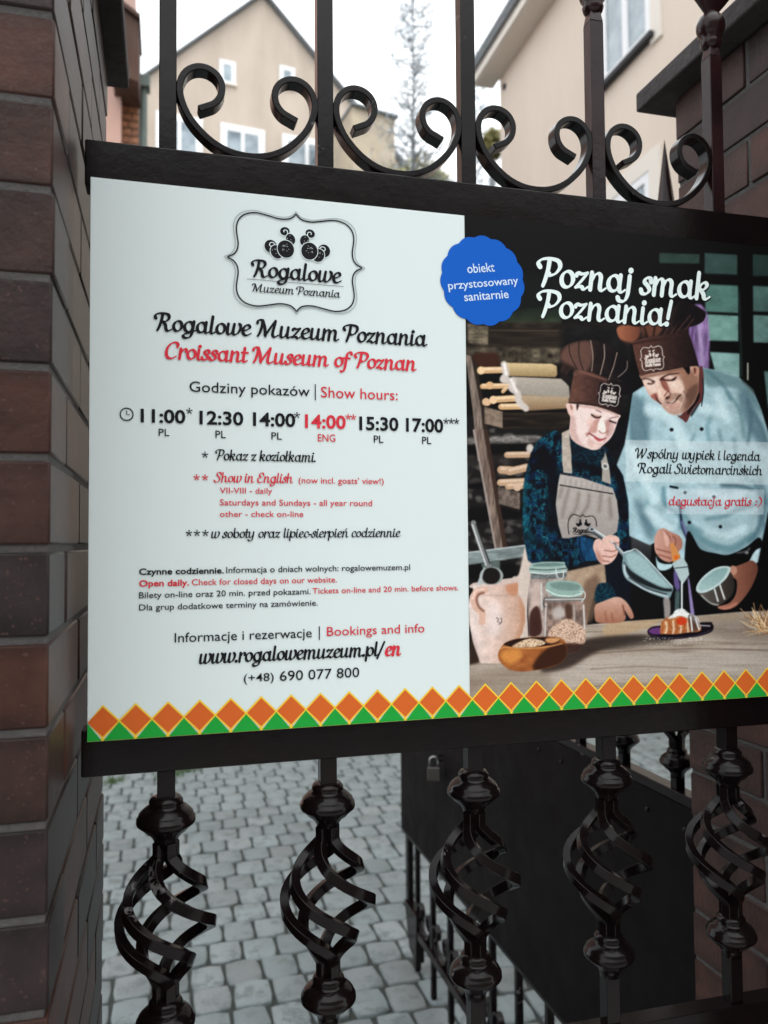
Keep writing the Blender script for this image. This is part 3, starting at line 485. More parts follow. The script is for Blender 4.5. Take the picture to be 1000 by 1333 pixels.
    ck=c.poly('F332,592 338,530 365,500 400,485 440,455 500,465 545,500 575,530 585,570 560,585 510,588 420,600 360,598',(190,128,82),blur=.4,tex=.4,tcol=(110,58,34),seed=70,cell=(2,2.5),thr=.4)
    for i in range(9): c.line('F%d,%d %d,%d %d,%d'%(345+i*22,525-i*2,350+i*22,560,342+i*23,592),2.2,(226,206,184) if i%2 else (148,84,52),blur=.5,al=.8,clip=ck)
    c.ell('F465,518',7,5.5,(190,66,34),blur=.6); c.poly('F380,500 410,475 425,452 470,440 510,470 560,495 580,560 565,560 540,520 500,500 455,485 410,500',(226,230,228),blur=.7,tex=.2,seed=72,cell=(1.5,1.5)); c.poly('F505,480 555,500 578,565 520,580',(60,50,48),blur=.8,al=.7); c.line('F520,490 530,580',1.8,(232,232,230),blur=.4); c.line('F550,500 572,570',1.6,(222,222,220),blur=.4)
    r=_rng(5)
    for i in range(60):
        x,y=230+r.rand()*360,622+r.rand()**1.6*50; c.ell('F%f,%f'%(x,y),.5+.3*r.rand(),.45,(220,216,208),blur=.2,al=.8)
    # straw
    for i in range(80):
        x0,y0=985+r.randn()*26,560+r.randn()*24; a=-1.9+r.randn()*.75; L=35+r.rand()*110
        c.line('F%f,%f %f,%f %f,%f'%(x0,y0,x0+L*.5*np.cos(a)-8,y0+L*.5*np.sin(a),x0+L*np.cos(a)+r.randn()*9,y0+L*np.sin(a)),.9,[(196,158,116),(226,202,168),(128,90,58)][i%3],blur=.2,al=.9)
    # jug with scoop
    c.line('C75,550 120,690 165,800',7,(118,120,120),blur=.5); c.line('C68,560 150,800',1.6,(208,212,212),blur=.5); c.line('C90,556 172,790',1.4,(36,36,36),blur=.5)
    c.poly('E76,300 130,290 375,262 376,300 370,330 80,330',(196,176,168),blur=.5)
    c.ell('E200,250',15.5,12,(146,152,150),blur=.5); c.ell('E198,250',12,11,(30,27,26),blur=.6); c.poly('E100,330 135,230 160,190 140,260 145,320',(170,176,176),blur=.7)
    j=c.poly('E78,312 130,308 280,306 372,290 374,330 372,368 400,400 418,460 420,540 402,620 360,700 310,780 280,822 130,818 112,770 80,680 56,560 50,440 60,380 82,350',(220,204,198),smooth=False,blur=.6,col2=(186,148,128),d='x',tex=.08,seed=80,cell=(9,9))
    c.poly('E300,310 374,300 372,368 330,380 300,350',(182,122,92),blur=1.5,al=.75,clip=j); c.poly('E380,400 420,470 420,560 380,680 340,700 390,560',(172,124,98),blur=2.2,al=.75,clip=j); c.poly('E60,600 120,760 130,818 80,700',(160,136,130),blur=2,al=.6,clip=j); c.poly('E180,430 260,440 260,600 190,640',(232,220,218),blur=4,al=.6,clip=j)
    c.line('E110,372 250,378 372,366',1.4,(168,140,126),blur=.8,al=.7,clip=j)
    c.line('E160,342 105,352 84,400 100,455 138,490 140,550',8.5,(206,168,150),blur=.5); c.line('E150,360 118,370 104,405 118,450 150,480',2.6,(104,66,54),blur=.8,al=.85); c.line('E150,336 100,346 76,400',2,(232,206,194),blur=.7,al=.8)
    c.line('E232,522 246,530 240,548 254,552',.8,(40,36,40),blur=.2); c.line('E262,525 268,545 258,560 248,565',.9,(40,36,40),blur=.2)
    # jars
    J=c.poly('E452,268 680,255 690,300 700,640 560,650 440,645 430,520 436,400',(150,136,130),smooth=False,blur=.5,tex=.3,seed=82,cell=(5,9)); c.poly('E470,300 520,300 510,450 460,520 455,400',(198,176,166),blur=1.4,al=.75,clip=J); c.poly('E450,500 495,445 520,500 525,620 450,640',(58,32,28),blur=1,al=.9,clip=J); c.line('E440,300 434,420 442,640',1.6,(44,42,44),blur=.5,clip=J); c.line('E524,300 528,470',1.6,(214,214,212),blur=.7,clip=J)
    c.poly('E455,225 690,205 690,255 660,270 455,270',(104,108,108),smooth=False,blur=.5,tex=.3,seed=83,cell=(4,2)); c.poly('E455,178 480,166 560,158 670,160 678,175 692,200 690,215 600,230 455,228',(150,172,166),blur=.4); c.poly('E478,175 560,165 660,168 662,182 560,190 480,188',(104,126,122),blur=.5); c.line('E452,205 560,212 692,200',1.3,(66,80,78),blur=.3); c.line('E455,228 570,236 690,220',1.2,(214,226,222),blur=.3)
    c.line('E620,205 630,260 665,262 668,215',1.1,(206,210,208),blur=.25)
    K=c.poly('E560,400 790,400 806,440 815,600 812,680 770,740 690,760 600,730 545,650 540,440',(128,110,102),smooth=False,blur=.5,tex=.35,seed=84,cell=(6,7)); c.ell('E640,490',9,8,(188,180,176),blur=2,al=.8,clip=K); c.line('E555,430 548,640',1.8,(206,204,202),blur=.6,clip=K); c.line('E800,440 808,640',1.8,(214,212,210),blur=.6,clip=K); c.line('E735,440 740,540',2,(170,162,158),blur=.8,clip=K); c.poly('E680,440 720,440 725,520 690,530',(82,60,50),blur=1.2,clip=K)
    c.poly('E575,640 590,590 640,550 690,530 750,550 800,590 816,620 800,690 740,705 660,690',(204,176,156),blur=.5,tex=.75,tcol=(120,88,70),seed=85,cell=(1.1,1.1),thr=.5,clip=K); c.poly('E640,690 800,695 770,745 690,760 620,735',(52,32,26),blur=1,al=.85,clip=K)
    c.poly('E545,390 600,380 800,385 800,412 560,420',(116,112,110),smooth=False,blur=.5); c.line('E548,404 798,400',1,(210,212,210),blur=.3)
    c.poly('E555,300 590,283 680,280 760,292 795,330 800,360 760,385 640,388 580,370 556,335',(138,164,156),blur=.4); c.poly('E590,298 680,290 760,305 778,330 740,345 640,340 590,320',(112,134,128),blur=.7); c.line('E560,340 620,372 720,382 790,362',1.3,(206,224,218),blur=.3); c.line('E775,350 806,356 808,390 785,418',1.3,(196,200,198),blur=.25); c.line('E545,395 540,440 552,452',1.2,(60,58,56),blur=.3)
    # wooden bowl
    w=c.poly('E242,765 262,715 300,680 400,655 560,645 650,655 685,690 692,740 670,800 600,840 500,862 390,872 310,856 258,810',(168,108,62),blur=.4,tex=.5,tcol=(84,44,24),seed=86,cell=(12,6))
    c.poly('E500,780 600,700 690,700 680,800 560,852 470,860',(46,26,18),blur=1.6,al=.85,clip=w); c.poly('E270,740 380,730 400,780 330,820 270,800',(206,138,76),blur=2,al=.8,clip=w)
    c.poly('E282,692 340,665 440,652 600,648 648,660 620,690 500,712 360,715 300,705',(44,26,20),blur=.5); c.poly('E560,655 640,652 645,668 600,688 555,680',(190,138,96),blur=.8); c.poly('E335,708 380,680 450,658 520,668 550,690 480,712 380,716',(212,186,158),blur=.4,tex=.7,tcol=(120,88,64),seed=87,cell=(1.1,1.1),thr=.5)
    c.line('E262,722 300,714 420,722 560,712 660,690',1.4,(206,150,100),blur=.4,al=.85)
    # translucent caption boxes
    c.poly('P814.4,573 1060,577 1060,633 815,627',(206,220,222),smooth=False,blur=.2,al=.5)
    c.poly('P868,637 995,637.5 994,670 868,669.5',(206,216,222),smooth=False,blur=.2,al=.42)
    c.a=np.clip(c.a,0,1); c.a=c.a*(1-.16*(1-c.a)*4*(.55-np.clip(c.a,0,.55)))
    c.a*=(1+.09*(noise(99,1.3,1.3)-.5)+.05*(noise(98,4,4)-.5))[...,None]
    return np.clip(c.a,0,1)

# ------------------------------------------------------------------ brush script letterforms as pen strokes
def crv(p,n=7,closed=False):
    p=[np.array(q,float) for q in p]; m=len(p)
    if m==2 and not closed: return np.array([p[0]+(p[1]-p[0])*t for t in np.linspace(0,1,4)])
    return cat(np.array(p),closed,n)
def arc(cx,cy,rx,ry,a0,a1,n=22):
    t=np.radians(np.linspace(a0,a1,n)); return np.c_[cx+rx*np.cos(t),cy+ry*np.sin(t)]
def bowl(cx,cy=.48,rx=.25,ry=.43): return arc(cx,cy,rx,ry,0,360,30)
def L(*p): return crv(p)
ST=1.48
_exit=lambda x:[(x,.3),(x+.03,.09),(x+.14,.03),(x+.28,.16)]
GL={
'a':(.86,[bowl(.36),L((.63,.95),(.62,.6),*_exit(.62))]),
'b':(.76,[L((.13,ST),(.13,.9),(.13,.3),(.17,.1)),bowl(.41)]),
'c':(.60,[L((.52,.72),(.5,.86),(.38,.93),(.2,.82),(.11,.48),(.2,.12),(.4,.04),(.62,.22))]),
'd':(.86,[bowl(.36),L((.64,ST),(.63,.9),*_exit(.62))]),
'e':(.64,[L((.12,.42),(.34,.5),(.52,.7),(.44,.92),(.24,.88),(.11,.5),(.19,.13),(.4,.03),(.66,.22))]),
'f':(.56,[L((.52,1.3),(.45,1.47),(.3,1.46),(.2,1.2),(.18,.5),(.16,-.1),(.06,-.42),(-.1,-.4)),L((-.02,.88),(.44,.88))]),
'g':(.80,[bowl(.36),L((.64,.95),(.63,.4),(.61,-.1),(.5,-.42),(.26,-.5),(.1,-.36),(.2,-.16),(.5,-.02),(.84,.2))]),
'h':(.82,[L((.13,ST),(.13,.9),(.13,.02)),L((.14,.5),(.26,.82),(.42,.93),(.54,.76),*_exit(.54))]),
'i':(.38,[L((.13,.94),(.13,.6),*_exit(.13)),('dot',.16,1.26)]),
'j':(.40,[L((.2,.94),(.2,.3),(.18,-.15),(.06,-.46),(-.16,-.46),(-.24,-.3)),('dot',.22,1.26)]),
'k':(.76,[L((.13,ST),(.13,.9),(.13,.02)),L((.14,.46),(.3,.84),(.48,.94),(.56,.78),(.44,.56),(.22,.48)),L((.3,.5),(.44,.3),(.5,.08),(.62,.03),(.76,.16))]),
'l':(.40,[L((.14,ST),(.14,.9),*_exit(.14))]),
'm':(1.2,[L((.13,.96),(.13,.5),(.13,.02)),L((.14,.5),(.26,.84),(.4,.93),(.5,.78),(.5,.4),(.5,.02)),L((.5,.5),(.62,.84),(.78,.93),(.9,.76),*_exit(.9))]),
'n':(.82,[L((.13,.96),(.13,.5),(.13,.02)),L((.14,.5),(.26,.82),(.42,.93),(.54,.76),*_exit(.54))]),
'o':(.70,[bowl(.36),]),
'p':(.78,[L((.13,1.0),(.13,.4),(.13,-.48)),bowl(.43)]),
'r':(.54,[L((.13,.96),(.13,.5),(.13,.02)),L((.14,.5),(.25,.8),(.4,.95),(.5,.86),(.48,.7))]),
's':(.54,[L((.46,.72),(.42,.92),(.24,.92),(.17,.7),(.34,.48),(.42,.26),(.3,.05),(.1,.06),(.04,.24))]),
't':(.42,[L((.15,1.34),(.15,.8),*_exit(.15)),L((-.02,.9),(.4,.9))]),
'u':(.82,[L((.12,.94),(.11,.5),(.13,.14),(.26,.03),(.42,.16),(.53,.45)),L((.55,.94),(.54,.6),*_exit(.54))]),
'w':(1.0,[L((.12,.94),(.11,.5),(.14,.12),(.26,.03),(.4,.16),(.48,.45)),L((.5,.94),(.48,.5),(.5,.14),(.62,.03),(.8,.18),(.92,.55),(.9,.85),(.82,.96))]),
'y':(.80,[L((.12,.94),(.11,.5),(.13,.16),(.26,.05),(.42,.16),(.53,.45)),L((.57,.94),(.56,.4),(.54,-.1),(.42,-.44),(.16,-.48),(.04,-.32))]),
'z':(.62,[L((.06,.72),(.1,.88),(.3,.84),(.54,.93)),L((.54,.93),(.3,.45),(.07,.07)),L((.07,.07),(.3,.14),(.46,.02),(.62,.16))]),
'R':(1.02,[L((.34,1.4),(.32,.9),(.24,.3),(.16,.02)),L((-.04,1.06),(-.1,1.24),(.02,1.44),(.34,1.5),(.66,1.42),(.76,1.14),(.62,.84),(.36,.74)),L((.44,.76),(.6,.52),(.68,.16),(.82,.02),(1.02,.16))]),
'P':(.86,[L((.34,1.4),(.32,.9),(.24,.3),(.18,.02)),L((-.04,1.04),(-.12,1.24),(.02,1.45),(.36,1.52),(.72,1.42),(.82,1.1),(.66,.74),(.44,.62),(.36,.72))]),
'M':(1.5,[L((-.02,1.16),(.02,1.4),(.18,1.46),(.3,1.34),(.3,.9),(.22,.3),(.12,.02)),L((.3,1.42),(.5,.8),(.6,.1)),L((.6,.08),(.86,.8),(1.12,1.44)),L((1.14,1.44),(1.1,.9),(1.06,.3),(1.14,.06),(1.28,.04),(1.44,.2))]),
'C':(.90,[L((.76,1.1),(.78,1.34),(.62,1.5),(.36,1.42),(.14,1.02),(.1,.5),(.24,.1),(.5,.02),(.78,.24))]),
'S':(.80,[L((.7,1.16),(.66,1.42),(.42,1.5),(.24,1.32),(.3,1.0),(.56,.72),(.62,.36),(.44,.06),(.14,.02),(-.02,.26))]),
'E':(.84,[L((.72,1.16),(.7,1.42),(.46,1.5),(.26,1.32),(.3,1.0),(.48,.84)),L((.48,.84),(.2,.7),(.1,.38),(.24,.08),(.5,.02),(.78,.24))]),
'W':(1.5,[L((-.04,1.1),(0,1.4),(.18,1.46),(.28,1.2),(.26,.6),(.28,.04)),L((.28,.04),(.56,.7),(.78,1.4)),L((.78,1.4),(.76,.8),(.78,.04)),L((.78,.04),(1.08,.7),(1.24,1.2),(1.22,1.46))]),
'!':(.4,[L((.24,ST),(.2,1.0),(.16,.44)),('dot',.13,.1)]),
'.':(.28,[('dot',.12,.1)]),':':(.3,[('dot',.12,.12),('dot',.14,.72)]),
'-':(.42,[L((.06,.46),(.36,.46))]),'/':(.44,[L((.46,1.5),(.0,-.3))]),')':(.4,[L((.1,1.4),(.3,.9),(.26,.3),(.02,-.25))]),
' ':(.36,[]),
}
GL['ó']=(GL['o'][0],GL['o'][1]+[L((.34,1.14),(.5,1.42))]); GL['ń']=(GL['n'][0],GL['n'][1]+[L((.34,1.14),(.5,1.42))])
GL['ł']=(.42,GL['l'][1]+[L((-.04,.66),(.36,.98))])
def script_polys(text,weight=.225,slant=.2,xs=1.0):
    """polygons (outlines of pen strokes) of a bold brush script; x-height 1"""
    out=[]; x=0
    for ch in text:
        adv,st=GL[ch]
        for s in st:
            if isinstance(s,tuple):
                t=np.linspace(0,2*np.pi,14,endpoint=False); r=weight*.58
                p=np.c_[x+s[1]*xs+r*np.cos(t),s[2]+r*np.sin(t)]; p[:,0]+=slant*p[:,1]; out.append(p); continue
            c=s.copy(); c[:,0]*=xs; d=np.gradient(c,axis=0); a=np.arctan2(d[:,1],d[:,0])
            k=np.abs(np.sin(a-np.radians(32)))**1.3
            w=weight*(.36+.64*k)/2
            if ch in '-': w=w*0+weight*.45
            w=np.convolve(np.pad(w,1,mode='edge'),[.25,.5,.25],'valid')
            c[:,0]+=x; c=np.c_[c[:,0]+slant*c[:,1],c[:,1]]
            d=np.gradient(c,axis=0); n=np.c_[-d[:,1],d[:,0]]/np.maximum(np.hypot(d[:,0],d[:,1]),1e-6)[:,None]
            out.append((c+n*w[:,None],c-n*w[:,None],w,c))
        x+=(adv+(.0 if ch==' ' else -.02))*xs
    return out,x

# text, ink, left x, right x, baseline z, cap height (metres on the sign)
TEXTS = [
('S', 'Rogalowe', 'k', 0.1756, 0.2823, 0.522, 0.0195),
('S', 'Muzeum Poznania', 'k', 0.177, 0.2811, 0.5044, 0.0095),
('S', 'Rogalowe Muzeum Poznania', 'k', 0.0675, 0.3888, 0.4524, 0.0198),
('S', 'Croissant Museum of Poznan', 'r', 0.0832, 0.3747, 0.4214, 0.0184),
('N', 'Godziny pokazów', 'k', 0.1068, 0.2442, 0.3849, 0.0125),
('N', 'Show hours:', 'r', 0.2575, 0.3516, 0.3844, 0.0133),
('B', '11:00', 'k', 0.0541, 0.1025, 0.3488, 0.0152),
('B', '12:30', 'k', 0.1179, 0.1671, 0.3486, 0.0154),
('B', '14:00', 'k', 0.178, 0.2271, 0.3486, 0.0157),
('B', '14:00', 'r', 0.2384, 0.2872, 0.348, 0.016),
('B', '15:30', 'k', 0.3037, 0.3523, 0.3475, 0.0162),
('B', '17:00', 'k', 0.3618, 0.4094, 0.3472, 0.0165),
('N', 'PL', 'k', 0.0734, 0.0851, 0.3338, 0.0085),
('N', 'PL', 'k', 0.1356, 0.1472, 0.3332, 0.0087),
('N', 'PL', 'k', 0.1991, 0.2112, 0.333, 0.0088),
('N', 'ENG', 'r', 0.2535, 0.2745, 0.3322, 0.009),
('N', 'PL', 'k', 0.3213, 0.3332, 0.3323, 0.0091),
('N', 'PL', 'k', 0.382, 0.3937, 0.3323, 0.0093),
('S', 'Pokaz z koziołkami.', 'k', 0.1352, 0.251, 0.3078, 0.0118),
('S', 'Show in English', 'r', 0.1334, 0.2236, 0.2828, 0.011),
('N', "(now incl. goats' view!)", 'r', 0.2306, 0.3333, 0.2827, 0.0074),
('N', 'VII-VIII - daily', 'r', 0.1405, 0.1999, 0.2702, 0.0069),
('N', 'Saturdays and Sundays - all year round', 'r', 0.1405, 0.3188, 0.2564, 0.0073),
('N', 'other - check on-line', 'r', 0.1405, 0.2361, 0.2434, 0.0069),
('S', 'w soboty oraz lipiec-sierpień codziennie', 'k', 0.1325, 0.3532, 0.2194, 0.0108),
('B', 'Czynne codziennie.', 'k', 0.053, 0.145, 0.1794, 0.007),
('N', 'Informacja o dniach wolnych: rogalowemuzem.pl', 'k', 0.1476, 0.3654, 0.1797, 0.0072),
('B', 'Open daily.', 'r', 0.0531, 0.1067, 0.1664, 0.0071),
('N', 'Check for closed days on our website.', 'r', 0.1097, 0.2755, 0.1666, 0.0071),
('N', 'Bilety on-line oraz 20 min. przed pokazami.', 'k', 0.0531, 0.2442, 0.1535, 0.007),
('N', 'Tickets on-line and 20 min. before shows.', 'r', 0.2465, 0.4269, 0.1539, 0.0069),
('N', 'Dla grup dodatkowe terminy na zamówienie.', 'k', 0.0532, 0.2526, 0.1401, 0.007),
('N', 'Informacje i rezerwacje', 'k', 0.0912, 0.2454, 0.1036, 0.011),
('N', 'Bookings and info', 'r', 0.2633, 0.3828, 0.1043, 0.0111),
('S', 'www.rogalowemuzeum.pl/', 'k', 0.1203, 0.3337, 0.0788, 0.016),
('S', 'en', 'r', 0.3347, 0.352, 0.0782, 0.017),
('N', '(+48)', 'k', 0.1672, 0.2012, 0.0558, 0.0095),
('N', '690 077 800', 'k', 0.2081, 0.3018, 0.055, 0.0119),
('S', 'Poznaj smak', 'w', 0.5369, 0.7923, 0.5385, 0.0359),
('S', 'Poznania!', 'w', 0.5363, 0.7359, 0.4988, 0.0336),
('S', 'Wspólny wypiek i legenda', 'k', 0.6745, 0.8679, 0.3208, 0.0129),
('S', 'Rogali Swietomarcinskich', 'k', 0.6775, 0.8705, 0.3012, 0.013),
('S', 'degustacja gratis', 'r', 0.7249, 0.8512, 0.2591, 0.0119),
('S', ':)', 'r', 0.8579, 0.8693, 0.2592, 0.0126),
]
DPITCH, DX0 = .0342, .0159

# ------------------------------------------------------------------ ground
g = MB(); g.add([(-60,-30,0),(120,-30,0),(120,160,0),(-60,160,0)], [(0,1,2,3)])
tag(g.build('ground', JOINT), kind='structure')
pv = MB(); pv.box(-12, 15, -6.5, .30, .001, .022); tag(pv.build('bounce_pavement', SLAB), kind='structure')  # unseen street slab, kept pale to bounce light up onto the sign
pv = MB(); pv.box(-9, 16, .46, 26, .002, .03)
paving = tag(pv.build('courtyard_paving', JOINT), kind='structure')
rs = np.random.RandomState(4)
def sett_mesh(seed, w=.1290, d=.1585, h=.026):
    r = np.random.RandomState(seed); v = []; n = 12
    a = np.linspace(0, 2*np.pi, n, endpoint=False) + np.pi/4
    for k, (s_, z) in enumerate(((1.0, 0), (1.0, h*.74), (.965, h*.93), (.90, h))):
        for i, t in enumerate(a):
            c, s2 = np.cos(t), np.sin(t); q = (abs(c)**8 + abs(s2)**8)**(-1/8)
            jit = 1 + .022*np.sin(3*t + seed) + .018*np.cos(5*t + 2*seed)
            v.append((c*q*w/2*s_*jit, s2*q*d/2*s_*jit, z + (.0015*np.sin(2*t + seed*1.7) if k == 3 else 0)))
    f = [(k*n+i, k*n+(i+1) % n, (k+1)*n+(i+1) % n, (k+1)*n+i) for k in range(3) for i in range(n)] + [tuple(range(3*n, 4*n))]
    return v, f
SM = []
for k in range(8):
    v, f = sett_mesh(k*3+1); me = bpy.data.meshes.new('sett'); me.from_pydata([tuple(map(float, p)) for p in v], [], f); me.materials.append(GRANITE)
    me.polygons.foreach_set('use_smooth', [True]*len(f)); me.update(); SM.append(me)
spots = []
PXP, PYP = .138, .168
for j in range(int(10/PYP)):
    y = .6 + j*PYP; wob = .02*math.sin(j*1.3)
    xx = -2.2 + (PXP/2 if j % 2 else 0) + wob
    while xx < 7.5:
        w = rs.uniform(.94, 1.06); spots.append((xx + PXP*w/2, y + rs.uniform(-.006, .006), w*.99, rs.uniform(.95, 1.05), rs.uniform(-.05, .05), rs.uniform(-.003, .004))); xx += PXP*w
def inview(x, y):
    p = cam.matrix_world.inverted() @ Vector((x, y, 0)); u = 500 + 1056*p.x/-p.z; v_ = 666.5 - 1056*p.y/-p.z
    return p.z < 0 and 95 < u < 940 and 950 < v_ < 1380
cam_loc = cam.matrix_world.translation
spots.sort(key=lambda s_: (not inview(s_[0], s_[1]), (s_[0]-cam_loc.x)**2 + (s_[1]-cam_loc.y)**2))
for i, (x, y, sx, sy, rz, dz) in enumerate(spots[:300]):
    o = bpy.data.objects.new('sett', SM[i % 8]); o.location = (x, y, .0145 + dz); o.scale = (sx, sy, 1); o.rotation_euler = (rs.uniform(-.015, .015), rs.uniform(-.015, .015), rz)
    o.parent = paving; col.objects.link(o)
rest = MB()
base = [sett_mesh(k*3+1) for k in range(8)]
for i, (x, y, sx, sy, rz, dz) in enumerate(spots[300:]):
    v, f = base[i % 8]; c, s_ = math.cos(rz), math.sin(rz)
    rest.add([(x + (a*sx*c - b*sy*s_), y + (a*sx*s_ + b*sy*c), z + .0145 + dz) for a, b, z in v], f)
o = rest.build('paving_setts', GRANITE, paving, smooth=True); o['kind'] = 'stuff'
# weeds in the joints far back
GRASS = mat('weed_leaf', (.05, .10, .035), .7, var=(.08, .12, .04), vscale=20)
wd = MB()
for i in range(420):
    x = rs.uniform(-.42, .42)*1.0; y = 5.07 + rs.normal()*.05 + .02*x; 
    x = rs.choice([-.27, .08, .16, .25]) + rs.normal()*.035; y += .25*(x+.1)
    a = rs.uniform(0, 6.28); h = rs.uniform(.02, .06); w = .006
    wd.add([(x - w*math.cos(a), y - w*math.sin(a), .03), (x + w*math.cos(a), y + w*math.sin(a), .03), (x + rs.normal()*.02, y + rs.normal()*.02, .03 + h)], [(0,1,2)])
tag(wd.build('weeds', GRASS), 'low green weeds growing in a joint of the grey cobbles', 'weeds', kind='stuff')

# ------------------------------------------------------------------ brick piers
CH, BH = .0782, .0712
def brick_mesh(w, l, h):
    b = MB(); b.box(0, w, 0, l, 0, h); o = b.build('brick', BRICK, bevel=.0020, seg=1)
    dg = bpy.context.evaluated_depsgraph_get(); me = bpy.data.meshes.new_from_object(o.evaluated_get(dg)); bpy.data.objects.remove(o)
    me.polygons.foreach_set('use_smooth', [False]*len(me.polygons)); return me
def pier(x0, x1, y0, y1, label, capx, capy):
    root = empty('brick_pier', ((x0+x1)/2, (y0+y1)/2, 0), label, 'pier')
    def put(me, x, y, z, name='brick'):
        o = bpy.data.objects.new(name, me); o.parent = root; o.location = (x - root.location.x, y - root.location.y, z); col.objects.link(o); return o
    core = MB(); core.box(x0+.003-root.location.x, x1-.003-root.location.x, y0+.003-root.location.y, y1-.003-root.location.y, 0, .0344 + 31*CH)
    core.build('mortar_core', MORTAR, root)
    T_ = .12; cache = {}
    def B(x, y, z, w, l):
        k = (round(w, 3), round(l, 3))
        if k not in cache: cache[k] = brick_mesh(w, l, BH)
        o = put(cache[k], x + rs.uniform(-.0012, .0012), y + rs.uniform(-.0012, .0012), z)
    J = .008
    for c in range(31):
        z = .0344 + c*CH + (CH-BH)
        # the two long faces (x0 and x1 sides) run along y; odd courses start with a half
        A, Bc = (.25, .12) if c % 2 else (.12, .25)
        for side in (0, 1):
            y = y0; first = True
            while y < y1 - .02:
                l = (A if first else .25); l = min(l, y1 - y)
                if y1 - (y + l) < .05: l = y1 - y
                xs_ = x0 if side == 0 else x1 - T_
                B(xs_, y, z, T_, l - (0 if y + l >= y1 - 1e-6 else J)); y += l; first = False
        for side in (0, 1):
            x = x0 + T_ + J
            while x < x1 - T_ - J - .02:
                l = min(.25, x1 - T_ - J - x)
                if (x1 - T_ - J) - (x + l) < .05: l = x1 - T_ - J - x
                ys_ = y0 if side == 0 else y1 - T_
                B(x, ys_, z, l - (0 if x + l >= x1 - T_ - J - 1e-6 else J), T_); x += l
    zc = .0344 + 31*CH + .004
    cp = MB(); a0, a1 = x0 - capx - root.location.x, x1 + capx - root.location.x; b0, b1 = y0 - capy - root.location.y, y1 + capy - root.location.y
    cp.box(a0, a1, b0, b1, zc, zc + .035); i_ = .05
    cp.hexa([(a0+.004,b0+.004,zc+.035),(a1-.004,b0+.004,zc+.035),(a1-.004,b1-.004,zc+.035),(a0+.004,b1-.004,zc+.035),
             (a0+.18,b0+.2,zc+.12),(a1-.18,b0+.2,zc+.12),(a1-.18,b1-.2,zc+.12),(a0+.18,b1-.2,zc+.12)])
    cp.build('coping_slab', CAPM, root, bevel=.004)
    return root
pier(-.524, -.014, -.19, .45, 'dark brown brick pier at the left, close in front of the sign', .033, .045)
pier(.95, 1.33, -.26, .285, 'dark brick pier with an overhanging cap at the right, beyond the scrollwork', .042, .06)

# ------------------------------------------------------------------ wrought iron gate
def collar_prof(): return [(.0105,.004),(.0160,.0025),(.0186,-.001),(.0188,-.0045),(.0180,-.0062),(.0222,-.0080),(.0275,-.0125),(.0300,-.0155),(.0302,-.0185),(.0322,-.0200),(.0326,-.0250),(.0318,-.0268),(.0272,-.0305),(.0235,-.0345),(.0178,-.0385),(.0138,-.0440),(.0120,-.0520)]
me_cache = {}
def shared(key, fn):
    if key not in me_cache:
        o = fn(); me_cache[key] = o.data
        if o.modifiers:
            dg = bpy.context.evaluated_depsgraph_get(); me_cache[key] = bpy.data.meshes.new_from_object(o.evaluated_get(dg))
        bpy.data.objects.remove(o)
    return me_cache[key]
def inst(name, me, parent, loc, rz=0, mt=None):
    o = bpy.data.objects.new(name, me); o.parent = parent; o.location = loc; o.rotation_euler = (0, 0, rz); col.objects.link(o); return o
def mk_collar():
    b = MB(); b.lathe(collar_prof(), n=28); return b.build('collar', IRON, smooth=True)
def strand(k, H=.176, R=.0515, turn=.74, ph=0):
    n = 44; path = []; fr = []
    for i in range(n):
        t = i/(n-1); tt = min(max((t-.09)/.80, 0), 1); a = ph + k*math.pi/2 + turn*2*math.pi*tt; r = .0088 + (R-.0088)*math.sin(math.pi*tt**.93)**1.3
        path.append(Vector((r*math.cos(a), r*math.sin(a), -H*t)))
    for i in range(n):
        t_ = (path[min(i+1, n-1)] - path[max(i-1, 0)]).normalized(); p = path[i]; rad = Vector((p.x, p.y, 0)).normalized(); rad = (rad - t_*rad.dot(t_)).normalized()
        fr.append((t_.cross(rad).normalized(), rad))
    b = MB(); b.sweep(path, fr, .0060, .0052); return b
BPH = math.radians(-61)
def mk_strand(k): return lambda: strand(k, ph=BPH).build('basket_strand', IRON, bevel=.0011, seg=2)
def baluster(parent, x, y, ztop, zc1, zbot, vert='x', hw=.0098, name='baluster'):
    """square bar with collar, twisted basket, collar, bar; sub-parts hang on the bar"""
    b = MB(); b.box(-hw, hw, -hw, hw, zc1 - .004, ztop)
    bar = b.build(name, IRON, parent, bevel=.0012, loc=(x, y, 0))
    inst('collar', shared('collar', mk_collar), bar, (0, 0, zc1))
    for k in range(4): inst('basket_strand', shared('st%d' % k, mk_strand(k)), bar, (0, 0, zc1 - .047))
    inst('collar', shared('collar', mk_collar), bar, (0, 0, zc1 - .222))
    if zc1 - .262 > zbot:
        b = MB(); b.box(-hw*.98, hw*.98, -hw*.98, hw*.98, zbot, zc1 - .262); b.build('bar_foot', IRON, bar, bevel=.0012)
    return bar
def scroll_path(hwid=.0745):
    h = [(-.0555,.7175),(-.047,.7215),(-.038,.7265),(-.0315,.736),(-.030,.749),(-.0355,.7605),(-.046,.767),(-.058,.767),(-.069,.760),(-.0755,.747),(-.0755,.730),(-.068,.710),(-.056,.694),(-.040,.680),(-.021,.671),(0,.6682)]
    p = h + [(-x, z) for x, z in reversed(h[:-1])]
    return cat(np.array(p), False, 3)
def mk_scroll(s_=1.0):
    p = scroll_path(); path = [(x*s_*1.035, 0, (z-.6645)*s_) for x, z in p]; b = MB(); b.sweep(path, frames2(path, (0, 1, 0)), .0098, .0040); return b.build('scroll', IRON, bevel=.0012, seg=2)
